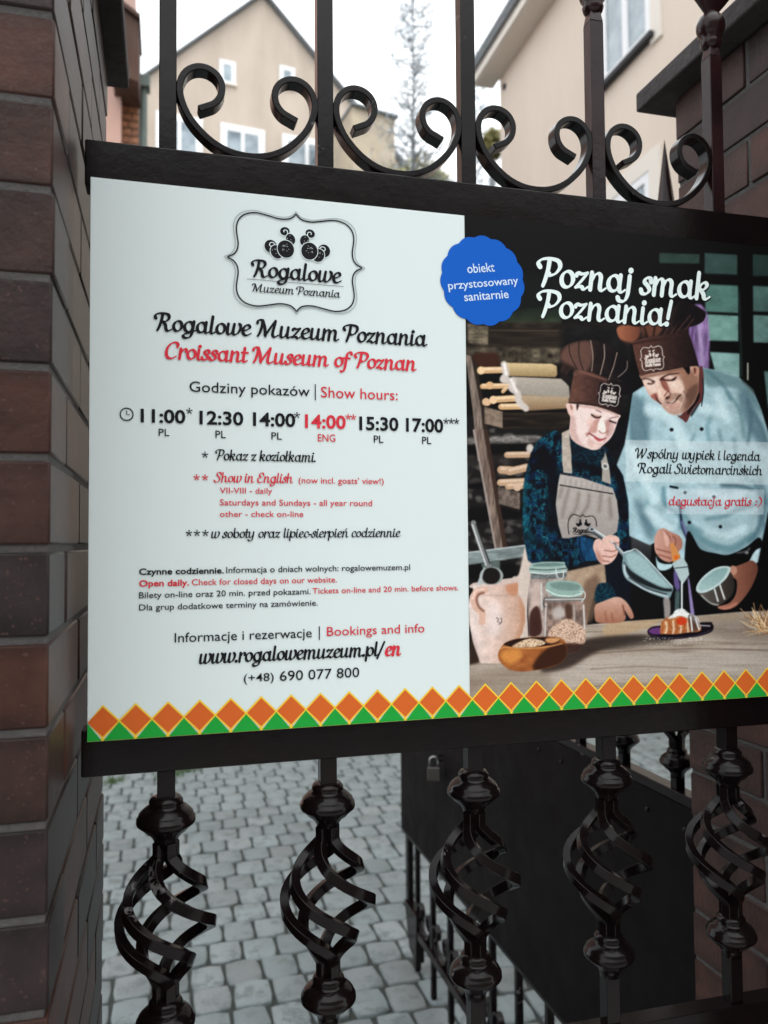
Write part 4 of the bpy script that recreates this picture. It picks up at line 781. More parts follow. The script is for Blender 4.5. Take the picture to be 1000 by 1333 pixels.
def finial(parent, z, m=IRON_RED, wd=1.05):
    b = MB(); b.lathe([(.008,-.032),(.0125,-.028),(.0145,-.022),(.012,-.016),(.0165,-.011),(.0195,-.002),(.0195,.005),(.0165,.013),(.0105,.019),(.008,.022)], cz=z, n=22)
    o = b.build('ball_collar', m, parent, smooth=True)
    b = MB(); pr = [(.008,.018),(.013,.024),(.026,.040),(.038,.056),(.047,.076),(.050,.096),(.046,.120),(.034,.155),(.017,.20),(.001,.245)]
    b.lathe(pr, cz=z, n=12, sx=wd, sy=.3); b.build('spear_head', m, parent, bevel=.001)
    return o
XB = [.0825 + .1843*k for k in range(6)]
gate = empty('wrought_iron_gate', (.45, .02, 0), 'near dark iron gate leaf carrying the museum sign, with scrolls above and twisted baskets below', 'gate')
gx = -.45; gy = -.02
def G(b, name, m=IRON, bevel=.002, par=gate): o = b.build(name, m, par, bevel=bevel); o.location = (gx, gy, 0) if par is gate else (0, 0, 0); return o
for (z0, z1, y1) in ((.6125, .6642, .034), (-.039, .012, .034), (-.436, -.405, .032), (-1.33, -1.30, .032)):
    n_ = 90; b = MB(); path = [(-.0066 + (.9566)*i/n_, .0035 + (y1-.0035)/2, GZ + (z0+z1)/2) for i in range(n_+1)]
    b.sweep(path, [((0,1,0),(0,0,1))]*(n_+1), (y1-.0035)/2, (z1-z0)/2); G(b, 'rail')
for k in range(5):
    x = XB[k]; zt = .932 + (4-k)*.020; m_ = IRON_RED if k >= 3 else IRON
    b = MB(); hw = .0098; b.box(x-hw, x+hw, .019-hw, .019+hw, GZ+.6642, GZ+zt-.045)
    b.hexa([(x-hw,.019-hw,GZ+zt-.045),(x+hw,.019-hw,GZ+zt-.045),(x+hw,.019+hw,GZ+zt-.045),(x-hw,.019+hw,GZ+zt-.045)] +
           [(x+a*.0074, .019+c*.0074, GZ+zt-.03) for a, c in ((-1,-1),(1,-1),(1,1),(-1,1))])
    bar = G(b, 'upright_bar', m_, .0012); fo = MB()
    pr = finial(bar, GZ+zt, m_)
    for ch in bar.children: ch.location = (x, .019, 0)
    baluster(gate, x+gx, .019+gy, GZ-.039, GZ-.073, GZ-.4055)
    b = MB(); b.box(-.0098, .0098, -.0098, .0098, GZ-1.30, GZ-.436); b.build('lower_bar', IRON, gate, bevel=.0012, loc=(x+gx, .019+gy, 0))
for k in range(5):
    xm = (XB[k]+XB[k+1])/2
    if k < 4: inst('scroll', shared('scroll', mk_scroll), gate, (xm+gx, .018+gy, GZ+.6645))
for k in range(5):
    for sg in (-1, 1):
        if (k == 0 and sg < 0) or (k == 4 and sg > 0): continue
        b = MB(); b.lathe([(.001,-.009),(.0045,-.006),(.006,0),(.0045,.006),(.001,.009)], n=8)
        b.build('weld_bead', IRON, gate, smooth=True, loc=(XB[k]+sg*.0115+gx, .018+gy, GZ+.7395))
# second leaf, standing open at a right angle behind the right pier
LX = 1.012
leaf = empty('wrought_iron_gate', (LX, 1.27, 0), 'second iron gate leaf with black sheet infill, standing open into the courtyard', 'gate')
def L2(b, name, m=IRON, bevel=.002): return b.build(name, m, leaf, bevel=bevel, loc=(-LX, -1.27, 0))
b = MB(); b.box(LX-.014, LX-.0115, .31, 2.235, GZ-.93, GZ-.275); L2(b, 'sheet_panel', SHEET, 0)
for (z0, z1, y1) in ((-.285, -.255, 2.235), (-.945, -.915, 2.235), (-1.285, -1.255, 2.05), (.30, .34, 2.2)):
    b = MB(); b.box(LX-.011, LX+.02, .31, y1, GZ+z0, GZ+z1); L2(b, 'rail')
b = MB(); b.box(LX-.009, LX+.018, 2.20, 2.235, GZ-.95, GZ+.34); b.box(LX-.008, LX+.016, 2.165, 2.2, GZ-1.20, GZ-.945)
b.hexa([(LX-.014,2.05,GZ-1.38),(LX+.02,2.05,GZ-1.38),(LX+.02,2.14,GZ-1.36),(LX-.014,2.14,GZ-1.36),(LX-.014,2.04,GZ-1.20),(LX+.02,2.04,GZ-1.20),(LX+.02,2.20,GZ-1.20),(LX-.014,2.20,GZ-1.20)])
b.box(LX-.008, LX+.012, 2.07, 2.11, GZ-1.42, GZ-1.38); L2(b, 'end_stile')
b = MB(); b.box(LX-.009, LX+.018, .31, .345, GZ-1.40, GZ+.9); L2(b, 'hinge_stile')
ys = [.415 + .1845*k for k in range(10)]
for k, y in enumerate(ys):
    b = MB(); b.box(LX-.006, LX+.013, y-.0095, y+.0095, GZ-1.43 + (.02 if k % 2 else 0), GZ-.945); L2(b, 'lower_bar', bevel=.0012)
    baluster(leaf, LX+.0035-LX, y-1.27, GZ+.30, GZ+.04, GZ-.256)
    if k < 9:
        zt = .742 - .09*k if k else .745
        if zt > .36:
            b = MB(); b.box(LX-.006, LX+.013, y-.0095, y+.0095, GZ+.34, GZ+zt-.03); u = L2(b, 'upright_bar', IRON_RED, .0012)
            finial(u, GZ+zt, IRON_RED, .45)
            for ch in u.children: ch.location = (LX+.0035, y, 0); ch.rotation_euler = (0, 0, math.pi/2)
        sc_ = inst('scroll', shared('scroll2', lambda: mk_scroll(.98)), leaf, (0.0035, y+.0922-1.27, GZ-1.255), math.pi/2)
for y in np.arange(.37, 2.2, .12):
    b = MB(); b.lathe([(.0055,0),(.005,.002),(.003,.0035)], n=10)
    o = b.build('rivet', STEEL if False else IRON, leaf, smooth=True, loc=(-.0142, float(y)-1.27, GZ-.315)); o.rotation_euler = (0, -math.pi/2, 0)
b = MB(); b.tube([(LX-.014,1.72,GZ-.518),(LX-.032,1.72,GZ-.518),(LX-.036,1.72,GZ-.526),(LX-.032,1.72,GZ-.534),(LX-.014,1.72,GZ-.534)], .0035); L2(b, 'lock_staple', bevel=0)
lock = empty('padlock', (LX-.045, 1.72, GZ-.60), 'small worn grey padlock hanging on the black sheet of the open gate leaf', 'padlock')
b = MB(); b.box(-.009, .009, -.0225, .0225, 0, .046); b.build('body', STEEL, lock, bevel=.003)
b = MB(); pth = [(0,-.014,.046),(0,-.0145,.062)] + [(0, .0145*math.cos(a), .066+.0145*math.sin(a)) for a in np.linspace(math.pi, 0, 12)] + [(0,.0145,.062),(0,.014,.046)]
b.tube(pth, .0032, 8); b.build('shackle', CHROME, lock, smooth=True); lock.rotation_euler = (0, 0, math.radians(62))

# ------------------------------------------------------------------ the museum sign
PAPER = mat('printed_sign_white', (.67, .752, .745), .5, spec=.12, rv=.01, fleck=(.5, .56, .56), fscale=38, fthr=.80)
def ink(name, c, r=.35): return mat(name, c, .45, spec=.08, rv=.01)
INK = {'k': ink('black_ink', (.012, .012, .014)), 'r': ink('red_ink', (.62, .035, .055)), 'w': ink('pale_ink', (.74, .84, .82)), 'b': ink('blue_vinyl', (.008, .105, .5)),
       'o': ink('orange_ink', (.62, .125, .025)), 'g': ink('green_ink', (.016, .33, .045)), 'y': ink('yellow_ink', (.85, .58, .05)), 'grey': ink('grey_ink', (.33, .38, .38)), 'paper': PAPER, 'pv': ink('light_vinyl_lettering', (.6, .72, .85))}
SW = .962; SH = .62; XD = .4403
sign = empty('museum_sign', (0, 0, GZ), 'large printed museum sign, white timetable half and a baking photo half, fixed to the gate', 'sign')
b = MB(); b.box(-.0, SW-.02, .0, .003, 0, SH); b.build('panel', PAPER, sign, bevel=.0004, seg=1)
def flat(polys, name, m, y, parent=sign):
    b = MB()
    for i, p in enumerate(polys):
        b.add([(q[0], y, q[1]) for q in p], [tuple(range(len(p)))])
    return b.build(name, m, parent)
def ribbon(b, A, Bq, y):
    for i in range(len(A)-1):
        yy = y - 3e-6*i; b.add([(A[i][0], yy, A[i][1]), (A[i+1][0], yy, A[i+1][1]), (Bq[i+1][0], yy, Bq[i+1][1]), (Bq[i][0], yy, Bq[i][1])], [(0,1,2,3)])
def disc(cx, cz, r, n=20, sx=1, rot=0):
    return [(cx + r*sx*math.cos(t)*math.cos(rot) - r*math.sin(t)*math.sin(rot), cz + r*sx*math.cos(t)*math.sin(rot) + r*math.sin(t)*math.cos(rot)) for t in np.linspace(0, 2*math.pi, n, endpoint=False)]
def stroke(b, pts, w, y, closed=False):
    """flat ribbon of width w along pts (n,2), drawn into builder b"""
    p = np.asarray(pts, float)
    if closed: p = np.vstack([p, p[:2]])
    d = np.gradient(p, axis=0); 
    if closed: d[0] = p[1]-p[-3]; d[-1] = p[-1]-p[-2]
    n = np.c_[-d[:,1], d[:,0]]/np.maximum(np.hypot(d[:,0], d[:,1]), 1e-9)[:,None]; w = np.broadcast_to(np.asarray(w, float), (len(p),))[:,None]/2
    if closed: p, n, w = p[:-1], n[:-1], w[:-1]
    ribbon(b, p+n*w, p-n*w, y)
# the photographic half: colours on a fine grid, like ink on paper
img = paint_photo()
def build_print():
    nx, nz_ = 560, 690; X = np.linspace(XD, SW-.0205, nx); Z = np.linspace(.0002, SH-.0002, nz_); XX, ZZ = np.meshgrid(X, Z)
    # the perspective in which the artwork was traced
    Mx = np.array(cam.matrix_world.to_3x3()); C_ = np.array(cam.matrix_world.translation)
    q = (np.stack([XX, XX*0, ZZ+GZ], -1) - C_) @ Mx; u = 500 + 1056.15*q[...,0]/-q[...,2]; v = 666.5 - 1056.15*q[...,1]/-q[...,2]
    x = np.clip((u-PX0)*PSC, 0, PW-1.01); y = np.clip((v-PY0)*PSC, 0, PH-1.01); xi = x.astype(int); yi = y.astype(int); fx = (x-xi)[...,None]; fy = (y-yi)[...,None]
    c = (img[yi,xi]*(1-fx)+img[yi,xi+1]*fx)*(1-fy) + (img[yi+1,xi]*(1-fx)+img[yi+1,xi+1]*fx)*fy
    lin = np.where(c <= .04045, c/12.92, ((c+.055)/1.055)**2.4)*PRINT_GAIN
    lin = np.clip(lin, .004, .86)
    me = bpy.data.meshes.new('photo_print'); nv = nx*nz_
    me.vertices.add(nv); me.vertices.foreach_set('co', np.stack([XX, XX*0-.0004, ZZ], -1).astype(np.float32).ravel())
    idx = np.arange(nv).reshape(nz_, nx); quads = np.stack([idx[:-1,:-1], idx[:-1,1:], idx[1:,1:], idx[1:,:-1]], -1).reshape(-1)
    nf = (nx-1)*(nz_-1); me.loops.add(nf*4); me.loops.foreach_set('vertex_index', quads.astype(np.int32)); me.polygons.add(nf)
    me.polygons.foreach_set('loop_start', np.arange(0, nf*4, 4, dtype=np.int32)); me.polygons.foreach_set('loop_total', np.full(nf, 4, dtype=np.int32)); me.update(calc_edges=True)
    ca = me.color_attributes.new('print', 'FLOAT_COLOR', 'POINT'); ca.data.foreach_set('color', np.concatenate([lin, np.ones((nz_, nx, 1))], -1).astype(np.float32).ravel())
    m = bpy.data.materials.new('photo_ink'); m.use_nodes = True; b_ = m.node_tree.nodes['Principled BSDF']; at_ = m.node_tree.nodes.new('ShaderNodeAttribute'); at_.attribute_name = 'print'
    m.node_tree.links.new(at_.outputs['Color'], b_.inputs['Base Color']); b_.inputs['Roughness'].default_value = .4; b_.inputs['Specular IOR Level'].default_value = .1
    me.materials.append(m); o = bpy.data.objects.new('photo_print', me); o.parent = sign; col.objects.link(o)
PRINT_GAIN = 1.12
build_print()
# zigzag border of diamonds
p_, x_, zc, hd = DPITCH, DX0, .0208, .0171
yel, org, grn = [], [], []
Wd = SW-.0205
def clipx(poly): return [(min(max(x, .0003), Wd), z) for x, z in poly]
for k in range(-1, 28):
    cx = x_ + k*p_
    if cx - p_/2 > Wd: break
    e = .0014
    if cx + hd > 0 and cx - hd < Wd:
        yel.append((k, clipx([(cx-hd-e, zc), (cx, zc-hd-e), (cx+hd+e, zc), (cx, zc+hd+e)])))
        if k >= 0: org.append(clipx([(cx-hd+e*.8, zc), (cx, zc-hd+e*.8), (cx+hd-e*.8, zc), (cx, zc+hd-e*.8)]))
    c2 = cx + p_/2; t = [(c2-hd+e*.6, .0006), (c2+hd-e*.6, .0006), (c2, zc-e*.6)]
    if c2 - hd < Wd and c2+hd > 0: grn.append(clipx(t))
for k, q in yel: flat([q], 'border_outline', INK['y'], -.00060 - .00006*(k % 2))
flat([[(0.0003, .0003), (Wd, .0003), (Wd, .0030), (.0003, .0030)]], 'border_base', INK['y'], -.00054)
for q in org: flat([q], 'border_diamond', INK['o'], -.00078)
for q in grn: flat([q], 'border_triangle', INK['g'], -.00090)
# lettering
def script(txt, m, x0, x1, zb, cap, y=-.00095, weight=None, parent=sign):
    weight = weight or (.30 if cap > .0155 else .25)
    xh = cap/1.5; w0 = script_polys(txt, weight)[1]; xs = (x1-x0)/xh/w0
    polys, w = script_polys(txt, weight, .15, xs)
    xmin = min((q[0] if isinstance(q, tuple) else q)[:,0].min() for q in polys); xmax = max((q[0] if isinstance(q, tuple) else q)[:,0].max() for q in polys)
    sx = (x1-x0)/(xmax-xmin); b = MB(); f = lambda p: [(x0+(a-xmin)*sx, zb+c*xh) for a, c in p]
    for i, q in enumerate(polys):
        yy = y - 9e-5*(i % 4)
        if isinstance(q, tuple):
            A, Bq, ww, cc = q; ribbon(b, f(A), f(Bq), yy)
            for e in (0, -1):
                t = np.linspace(0, 2*np.pi, 10, endpoint=False); P_ = f(np.c_[cc[e,0]+ww[e]*np.cos(t)*1., cc[e,1]+ww[e]*np.sin(t)])
                b.add([(a, yy-8e-5-4e-6*e, c) for a, c in P_], [tuple(range(10))])
        else:
            P_ = f(q); b.add([(a, yy, c) for a, c in P_], [tuple(range(len(P_)))])
    return b.build('lettering', m, parent)
def sans(txt, m, x0, x1, zb, cap, bold=0, y=-.00095, rot=0, parent=sign):
    cu = bpy.data.curves.new('lettering', 'FONT'); cu.body = txt; cu.offset = bold; cu.resolution_u = 3; cu.fill_mode = 'BOTH'
    o = bpy.data.objects.new('t', cu); col.objects.link(o); bpy.context.view_layer.update(); dg = bpy.context.evaluated_depsgraph_get()
    me = bpy.data.meshes.new_from_object(o.evaluated_get(dg)); bpy.data.objects.remove(o)
    n = len(me.vertices); co = np.zeros(n*3, np.float32); me.vertices.foreach_get('co', co); co = co.reshape(-1, 3)
    xmin, xmax = co[:,0].min(), co[:,0].max(); CAPH = .727
    sx = (x1-x0)/(xmax-xmin); sz = cap/CAPH; X = (co[:,0]-xmin)*sx; Z = co[:,1]*sz; c, s_ = math.cos(rot), math.sin(rot)
    co2 = np.stack([x0+X*c-Z*s_, np.full(n, y), zb+X*s_+Z*c], -1).astype(np.float32); me.vertices.foreach_set('co', co2.ravel()); me.materials.clear(); me.materials.append(m)
    me.update(); o = bpy.data.objects.new('lettering', me); o.parent = parent; col.objects.link(o); return o
for kind, txt, c, x0, x1, zb, cap in TEXTS:
    if kind == 'S':
        if c == 'w':
            script(txt, INK['k'], x0+.0016, x1+.0016, zb-.0016, cap, y=-.00045, weight=.29); script(txt, INK['w'], x0, x1, zb, cap, y=-.001, weight=.29)
        else: script(txt, INK[c], x0, x1, zb, cap)
    else: sans(txt, INK[c], x0, x1, zb, cap, .026 if kind == 'B' else (.006 if cap < .0095 else .003))
b = MB()
for x, z0, z1 in ((.2508, .3805, .3995), (.2543, .1000, .1160)): b.add([(x-.0006,-.00095,z0),(x+.0006,-.00095,z0),(x+.0006,-.00095,z1),(x-.0006,-.00095,z1)], [(0,1,2,3)])
b.build('divider_bars', INK['k'], sign)
def stars(lst, m, r):
    b = MB()
    for i, (x, z) in enumerate(lst):
        for k in range(5):
            a = math.pi/2 + k*2*math.pi/5; c, s_ = math.cos(a), math.sin(a); w = r*.2
            b.add([(x-s_*w*.5, -.00095-k*3e-6, z+c*w*.5), (x+s_*w*.5, -.00095-k*3e-6, z-c*w*.5), (x+c*r+s_*w, -.00095-k*3e-6, z+s_*r-c*w), (x+c*r-s_*w, -.00095-k*3e-6, z+s_*r+c*w)], [(0,1,2,3)])
    b.build('asterisks', m, sign)['kind'] = 'stuff'
stars([(.1068,.3628),(.229,.3622),(.4131,.3610),(.4199,.3612),(.4267,.3612),(.1241,.3135),(.1066,.2250),(.1153,.2250),(.1246,.2250)], INK['k'], .0036)
stars([(.2902,.3622),(.2965,.3620),(.1148,.2878),(.1241,.2878)], INK['r'], .0036)
b = MB(); stroke(b, disc(.0393, .3568, .0068, 28), .0013, -.00095, True); stroke(b, [(.0393,.3610),(.0393,.3564),(.0425,.3564)], .0010, -.00097); b.build('clock_symbol', INK['k'], sign)
# emblem: ornate frame and two croissants
fx, fz, fw, fh = .2288, .5424, .0832, .0612
quarter = [(0,1),(.03,.95),(.10,.885),(.24,.865),(.40,.905),(.58,.945),(.74,.90),(.84,.78),(.875,.62),(.865,.45),(.85,.30),(.865,.16),(.92,.06),(1,0)]
full_ = quarter + [(x, -z) for x, z in reversed(quarter[:-1])]; full_ = full_ + [(-x, z) for x, z in reversed(full_[1:-1])]
fp = cat(np.array(full_), True, 3)
for sc_, w, m_, yy in ((1.0, .0009, INK['grey'], -.0009), (.955, .0016, INK['k'], -.00092)):
    b = MB(); stroke(b, np.c_[fx+fp[:,0]*fw*sc_, fz+fp[:,1]*fh*(sc_-.008)], w, yy, True); b.build('emblem_frame', m_, sign)
b = MB(); b.add([(.1716,-.00093,.5184),(.2855,-.00093,.5181),(.2855,-.00093,.5186),(.1716,-.00093,.5189)], [(0,1,2,3)]); b.build('emblem_rule', INK['k'], sign)
bl = MB(); wh = MB(); yk = [-.00091]
def lobe(cx, cz, r, sx=1, rot=0, halo=.0008, sg=1):
    cx = .2305 + sg*(cx-.2305)*1.0; rot = rot*sg
    wh.add([(x, yk[0], z) for x, z in disc(cx, cz, r+halo, 22, sx, rot)], [tuple(range(22))]); yk[0] -= 4e-6
    bl.add([(x, yk[0], z) for x, z in disc(cx, cz, r, 22, sx, rot)], [tuple(range(22))]); yk[0] -= 4e-6
def swirl(cx, cz, r, a0, sg):
    cx = .2305 + sg*(cx-.2305); t = np.linspace(0, 1, 18); a = a0 + t*4.4; rr = r*(.72-.55*t)
    stroke(wh, np.c_[cx+sg*rr*np.cos(a), cz+rr*np.sin(a)], .0010, yk[0]); yk[0] -= 4e-6
def dots(cx, cz, n, sg):
    r_ = random.Random(n)
    for i in range(n):
        x = cx + r_.uniform(-.0045, .0045); z = cz + r_.uniform(-.005, .005); x = .2305 + sg*(x-.2305)
        wh.add([(a, yk[0], c) for a, c in disc(x, z, .00038, 6)], [tuple(range(6))])
    yk[0] -= 4e-6
for sg in (1, -1):
    lobe(.2155, .5786, .0050, 1.15, .3, sg=sg); swirl(.2155, .5780, .0050, -.6, sg)
    lobe(.2222, .5697, .0066, .82, .35, sg=sg); dots(.2222, .5705, 7, sg)
    lobe(.1990, .5592, .0078, .95, .2, sg=sg); swirl(.1998, .5606, .0062, .2, sg)
    lobe(.2058, .5533, .0082, .86, .5, sg=sg); dots(.2052, .5535, 6, sg)
    lobe(.2165, .5575, .0104, .94, .2, sg=sg); dots(.2165, .559, 14, sg)
bl.build('croissant_emblem', INK['k'], sign); wh.build('croissant_highlights', PAPER, sign)['kind'] = 'stuff'
# blue round sticker
bd = []; N_ = 15
for i in range(N_*8):
    a = 2*math.pi*i/(N_*8); t = (i % 8)/8; rr = 1 - .045*abs(math.cos(math.pi*t))**1.6 if False else .955 + .045*math.sin(math.pi*t)
    bd.append((.4638 + .0565*rr*math.cos(a+.1), .5392 + .0572*rr*math.sin(a+.1)))
b = MB(); n = len(bd); b.add([(x, -.0011, z) for x, z in bd] + [(x, -.0004, z) for x, z in bd], [tuple(range(n))] + [(i, n+i, n+(i+1) % n, (i+1) % n) for i in range(n)])
bdg = b.build('scalloped_sticker', INK['b'], sign)
for t, x0, z0, x1, cap, rot in (('obiekt', .4435, .5470, .4800, .0120, .14), ('przystosowany', .4180, .5245, .5120, .0105, .15), ('sanitarnie', .4390, .5115, .4985, .0112, .14)):
    o = sans(t, INK['pv'], x0, x0 + (x1-x0)/math.cos(rot), z0, cap, .008, -.0013, rot, bdg)

# ------------------------------------------------------------------ buildings round the courtyard
def frame_wall(name, root, m, Q, d, n, outline, depth):
    """prism: outline (u, z) in the wall plane, pushed back by depth along n"""
    k = len(outline); b = MB(); P0 = [Q + d*u + Vector((0,0,z)) for u, z in outline]; P1 = [p + n*depth for p in P0]
    b.add(P0+P1, [tuple(range(k)), tuple(reversed(range(k, 2*k)))] + [(i, k+i, k+(i+1) % k, (i+1) % k) for i in range(k)])
    return b.build(name, m, root)
def rect_prism(name, root, m, Q, d, n, u0, u1, z0, z1, a, c, bev=0):
    """box in wall coordinates; a..c distances along n (negative = proud of the wall)"""
    b = MB(); pts = []
    for z in (z0, z1):
        for (u, w) in ((u0, a), (u1, a), (u1, c), (u0, c)): pts.append(Q + d*u + n*w + Vector((0,0,z)))
    b.hexa(pts); return b.build(name, m, root, bevel=bev)
def window(root, Q, d, n, u0, u1, z0, z1, fr=.09, mull=1, surround=.13, sill=True, dark=False, sd=0):
    if surround:
        s = surround; b = MB()
        for (a, c, e, g_) in ((u0-s, u0, z0-s*.6, z1+s), (u1, u1+s, z0-s*.6, z1+s), (u0, u1, z1, z1+s)):
            pts = []
            for z in (e, g_):
                for (u, w) in ((a, -.03), (c, -.03), (c, .01), (a, .01)): pts.append(Q + d*u + n*w + Vector((0,0,z)))
            b.hexa(pts)
        b.build('surround', WHITE if not sd else TRIM, root)
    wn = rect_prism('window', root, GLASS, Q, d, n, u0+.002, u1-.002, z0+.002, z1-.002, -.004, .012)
    b = MB()
    def fb(a, c, e, g_):
        pts = []
        for z in (e, g_):
            for (u, w) in ((a, -.022), (c, -.022), (c, .0), (a, .0)): pts.append(Q + d*u + n*w + Vector((0,0,z)))
        b.hexa(pts)
    fb(u0, u0+fr, z0, z1); fb(u1-fr, u1, z0, z1); fb(u0+fr, u1-fr, z1-fr, z1); fb(u0+fr, u1-fr, z0, z0+fr)
    for i in range(mull):
        uc = u0 + (u1-u0)*(i+1)/(mull+1); fb(uc-fr*.6, uc+fr*.6, z0+fr, z1-fr)
    b.build('frame', WHITE, wn)
    if sill: rect_prism('sill', wn, DARK if dark else TRIM, Q, d, n, u0-.08, u1+.08, z0-.06, z0-.002, -.09, .0)
    return wn
# gabled beige house straight ahead
Q = Vector((2.589, 21.183, 0)); d = Vector((.99229, .12392, 0)); n = Vector((-.12392, .99229, 0))
hs = empty('gabled_house', Q, 'beige plastered house with a pointed gable and white windows, seen over the left scrolls', 'house')
def rel(o, root):
    o.location = -root.location if o.parent is root else o.location; return o
def adopt(root):
    for o in root.children: o.location = -root.location
frame_wall('wall', hs, STUCCO, Q, d, n, [(-4.3, 0), (4.2, 0), (4.2, 12.85), (.07, 16.87), (-4.3, 12.7)], 9)
for s_, (ua, za, ub, zb) in enumerate(((-4.6, 12.45, .07, 16.90), (.07, 16.90, 4.5, 12.60))):
    b = MB(); t = .05; pts = []
    for w in (-.22, 9.2):
        for (u, z) in ((ua, za), (ub, zb), (ub, zb+t), (ua, za+t)): pts.append(Q + d*u + n*w + Vector((0,0,z)))
    b.hexa(pts); b.build('roof_slope', ROOFG, hs)
for (u0, u1, z0, z1, fr, mu, su) in ((-1.08, -.74, 14.2, 14.78, .06, 0, .05), (.60, .94, 14.45, 14.98, .06, 0, .05), (-1.0, .02, 11.7, 12.98, .075, 1, .10), (.72, 1.95, 11.7, 13.0, .075, 1, .10), (-2.7, -1.68, 11.7, 12.98, .075, 1, .10)):
    window(hs, Q, d, n, u0, u1, z0, z1, fr, mu, su)
adopt(hs)
an = empty('stained_annex', Q + d*4.2, 'lower ochre annex with a stained blank wall, right of the gabled house', 'house')
frame_wall('wall', an, STAIN, Q + n*(-2.2), d, n, [(1.9, 0), (3.1, 0), (3.1, 12.9), (1.9, 13.0)], 3)
b = MB(); pts = []
for w in (-2.35, .9):
    for (u, z) in ((1.85, 13.01), (3.16, 12.90), (3.16, 12.95), (1.85, 13.06)): pts.append(Q + d*u + n*w + Vector((0,0,z)))
b.hexa(pts); b.build('roof_slope', ROOFG, an); adopt(an)
# long cream house on the right
Q = Vector((5.271, 11.135, 0)); d = Vector((.01745, .99985, 0)); n = Vector((.99985, -.01745, 0))
rh = empty('cream_house', Q, 'tall cream plastered house on the right with a wide white eave above the scrolls', 'house')
frame_wall('wall', rh, STUCCO2, Q, d, n, [(-13, 0), (-.2, 0), (-.2, 9.12), (-13, 9.12)], 8)
rect_prism('soffit', rh, TRIM, Q, d, n, -13.1, .08, 9.12, 9.20, -.32, .0); rect_prism('fascia', rh, TRIM, Q, d, n, -13.1, .1, 9.14, 9.34, -.36, -.32)
b = MB(); pts = []
for u in (-13.2, .2):
    for (w, z) in ((-.46, 9.345), (4, 12.6), (4, 12.66), (-.46, 9.40)): pts.append(Q + d*u + n*w + Vector((0,0,z)))
b.hexa(pts); b.build('roof_slope', ROOFG, rh)
b = MB(); b.tube([tuple(Q + d*u + n*(-.40) + Vector((0,0,9.31))) for u in (-13, .1)], .035, 8); b.build('gutter', ROOFG, rh)
window(rh, Q, d, n, -4.50, -3.46, 7.18, 8.75, .10, 1, .2, True, True, 1)
window(rh, Q, d, n, -4.42, -3.3, 4.2, 5.72, .10, 1, .2, True, False, 1)
window(rh, Q, d, n, -7.9, -6.8, 7.18, 8.75, .10, 1, .2, True, True, 1); window(rh, Q, d, n, -7.9, -6.8, 4.2, 5.72, .10, 1, .2, True, False, 1)
b = MB(); b.tube([tuple(Q + d*(-.42) + n*(-.03) + Vector((0,0,8.88))), tuple(Q + d*(-.42) + n*.05 + Vector((0,0,8.88)))], .05, 10); b.build('vent_cap', DARK, rh)
adopt(rh)
# pink house with a brown eave, brick flank and downpipe at the far left
pk = empty('pink_house', (-.6, 7.4, 0), 'pink plastered house edge beside the left pier, with a brown boxed eave', 'house')
b = MB(); b.box(-4, -.34, 7.1, 12, 0, 9.5); b.build('wall', PINK, pk)
b = MB(); b.box(-.338, -.185, 7.28, 9, 0, 6.25); b.build('brick_flank', JOINT, pk)
for c in range(26):
    z = 4.35 + c*.075
    for (x0, x1) in (((-.338, -.285), (-.277, -.183)) if c % 2 else ((-.338, -.25), (-.242, -.183))):
        b = MB(); b.box(x0, x1, 7.272, 7.40, z, z+.065); b.build('brick', BRICK2, pk)
b = MB(); b.hexa([(-.40,6.65,5.98),(-.165,6.65,5.90),(-.165,7.27,5.98),(-.40,7.27,5.98),(-.40,6.65,6.62),(-.165,6.65,6.46),(-.165,7.27,6.5),(-.40,7.27,6.62)]); b.build('boxed_eave', ROOFB, pk)
b = MB(); b.hexa([(-.42,6.6,6.64),(-.15,6.6,6.47),(-.15,7.3,6.52),(-.42,7.3,6.66),(-.42,6.6,6.68),(-.15,6.6,6.51),(-.15,7.3,6.56),(-.42,7.3,6.70)]); b.build('eave_cover', ROOFB, pk)
b = MB(); b.tube([(-.135,7.3,0),(-.135,7.3,6.2)], .034, 10); b.build('downpipe', PIPE, pk)
b = MB(); b.box(-.20, -.075, 7.22, 7.38, 6.19, 6.31); b.build('hopper_head', PIPE, pk, bevel=.006)
for o in pk.children: o.location = -pk.location
# far house with red roof beyond the tree
fh_ = empty('distant_house', (6.2, 30, 0), 'distant low house with a reddish roof, just above the rail beyond the bare tree', 'house')
b = MB(); b.box(3.9, 12, 29, 38, 0, 15.6); b.build('wall', STAIN, fh_)
b = MB(); b.hexa([(3.7,28.7,15.6),(12.2,28.7,15.6),(12.2,38,15.6),(3.7,38,15.6),(3.9,33,17.2),(12,33,17.2),(12,33.4,17.2),(3.9,33.4,17.2)]); b.build('roof', TILE, fh_)
for o in fh_.children: o.location = -fh_.location

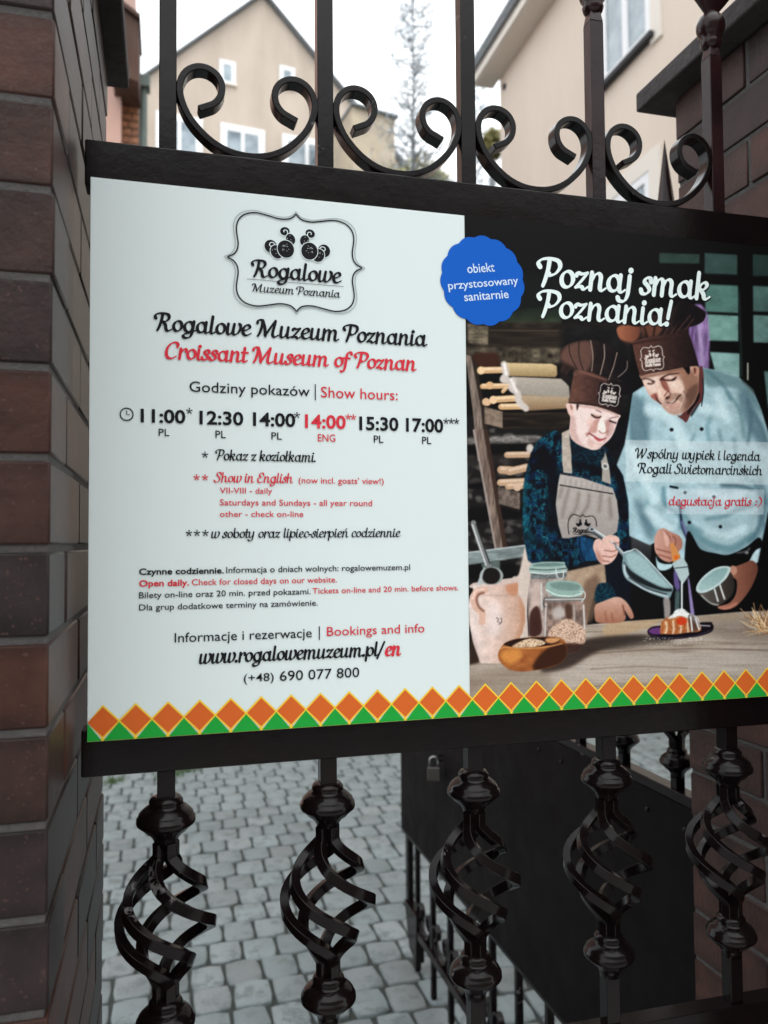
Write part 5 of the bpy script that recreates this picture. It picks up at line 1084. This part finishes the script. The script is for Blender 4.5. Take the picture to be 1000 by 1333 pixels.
# ------------------------------------------------------------------ trees
BARK = mat('pale_bark', (.2, .21, .22), .9, var=(.14, .14, .15), vscale=10)
LEAF = mat('haze_paled_leaf', (.36, .44, .48), .7, var=(.28, .34, .38), vscale=4)  # leaf colour paled and blued to imitate sky haze and glare
LEAFY = mat('yellow_green_leaf', (.38, .35, .16), .7, var=(.26, .27, .13), vscale=5)
def tree(name, base, H, lean, seed, label, cat_, leafm, nb=46, leaf_n=9, lsz=.06, r0=.09, spread=.28, lo=.25):
    r = random.Random(seed); root = empty(name, base, label, cat_)
    tr = MB(); pts = []; n = 14
    for i in range(n):
        t = i/(n-1); pts.append(Vector((lean[0]*t + .10*math.sin(5*t+seed), lean[1]*t + .08*math.cos(4*t), H*t)))
    tr.tube(pts, [r0*(1-.93*i/(n-1)) for i in range(n)], 8)
    lf = MB()
    def leaves(p, k, sz):
        for _ in range(k):
            q = p + Vector((r.gauss(0, .12), r.gauss(0, .12), r.gauss(0, .12))); a = Vector((r.gauss(0,1), r.gauss(0,1), r.gauss(0,1)-.6)).normalized(); b_ = a.orthogonal().normalized()
            l = sz*r.uniform(.7, 1.6); w = l*.26; lf.add([q-a*l, q-b_*w, q+a*l, q+b_*w], [(0,1,2,3)])
    for j in range(nb):
        t = lo + (1-lo)*(j/nb)**.9; k = min(int(t*(n-1)), n-2); p0 = pts[k].lerp(pts[k+1], t*(n-1)-k); a = r.uniform(0, 6.28); L_ = H*spread*(1.05-t)*r.uniform(.5, 1.2) + .25
        dr = Vector((math.cos(a), math.sin(a), r.uniform(.35, 1.1))).normalized(); path = [p0]
        for s_ in range(6):
            dr = (dr + Vector((r.gauss(0,.13), r.gauss(0,.13), r.gauss(0,.1)))).normalized(); path.append(path[-1] + dr*L_/6)
        rb = r0*(1-t)*.42 + .007; tr.tube(path, [rb*(1-.8*s_/6) for s_ in range(7)], 5)
        for s_ in range(2, 7):
            for _ in range(2):
                e = (dr*.4 + Vector((r.gauss(0,.8), r.gauss(0,.8), r.gauss(0,.5)))).normalized(); q = path[s_]; q2 = q + e*L_*.16; q3 = q2 + (e + Vector((0,0,.2)))*L_*.1
                tr.tube([q, q2, q3], [.006, .0045, .003], 3)
                if r.random() < .62: leaves(q3, leaf_n, lsz)
    tr.build('trunk', BARK, root, smooth=True); lf.build('crown', leafm, root); return root
tree('bare_tree', (4.25, 12.3, 0), 11.6, (-.1, .1), 3, 'thin tall tree with sparse grey twigs against the sky, between the second and third bars', 'tree', LEAF, nb=110, leaf_n=7, lsz=.034, r0=.07, spread=.15, lo=.58)
tree('bare_tree', (7.0, 16.0, 0), 12.6, (-.2, 0), 8, 'smaller sparse tree right behind the third upright bar, beside the cream house', 'tree', LEAF, nb=70, leaf_n=7, lsz=.045, r0=.07, spread=.13, lo=.58)
def bush(c, rr, label, m, seed):
    r = random.Random(seed); root = empty('leafy_tree', (c[0], c[1], 0), label, 'tree'); t = MB(); t.tube([(0,0,0),(.05,0,c[2]*.6),(0,.05,c[2])], [.16,.11,.05], 8); t.build('trunk', BARK, root, smooth=True)
    for i in range(6):
        pass
    lf = MB()
    for i in range(1700):
        a = Vector((r.gauss(0,1), r.gauss(0,1), r.gauss(0,1))).normalized(); q = Vector((0,0,c[2])) + Vector((a.x*rr[0], a.y*rr[1], a.z*rr[2]))*(r.random()**.4)*(1+.25*math.sin(5*a.x+3*a.z))
        n_ = Vector((r.gauss(0,1), r.gauss(0,1), r.gauss(0,1))).normalized(); o_ = n_.orthogonal().normalized(); l = r.uniform(.06, .13)
        lf.add([q-n_*l, q-o_*l*.5, q+n_*l, q+o_*l*.5], [(0,1,2,3)])
    lf.build('crown', m, root)
bush((6.35, 18.4, 10.8), (.85, .7, .55), 'round yellow green treetop just above the rail, left of the third bar', LEAFY, 2)
bush((6.30, 13.7, 9.50), (.20, .3, .24), 'small brownish treetop beside the corner of the cream house', LEAFY, 5)

# added house front behind the viewer, unseen, keeps bright sky out of reflections
Q = Vector((-11, -9.5, 0)); d = Vector((1, 0, 0)); n = Vector((0, -1, 0))
th = empty('added_townhouse', Q, 'grey plastered house front added across the street, unseen, against sky reflections', 'house')
frame_wall('wall', th, STREET, Q, d, n, [(0, 0), (25, 0), (25, 6.6), (0, 6.6)], 9)
for i in range(8):
    for j in range(2):
        u = 1.6 + i*3.0; z = 1.1 + j*2.9; window(th, Q, d, n, u, u+1.15, z, z+1.5, .07, 1, .12, True, False, 1)
rect_prism('cornice', th, TRIM, Q, d, n, -.1, 25.1, 6.3, 6.6, -.25, -.003)
adopt(th)
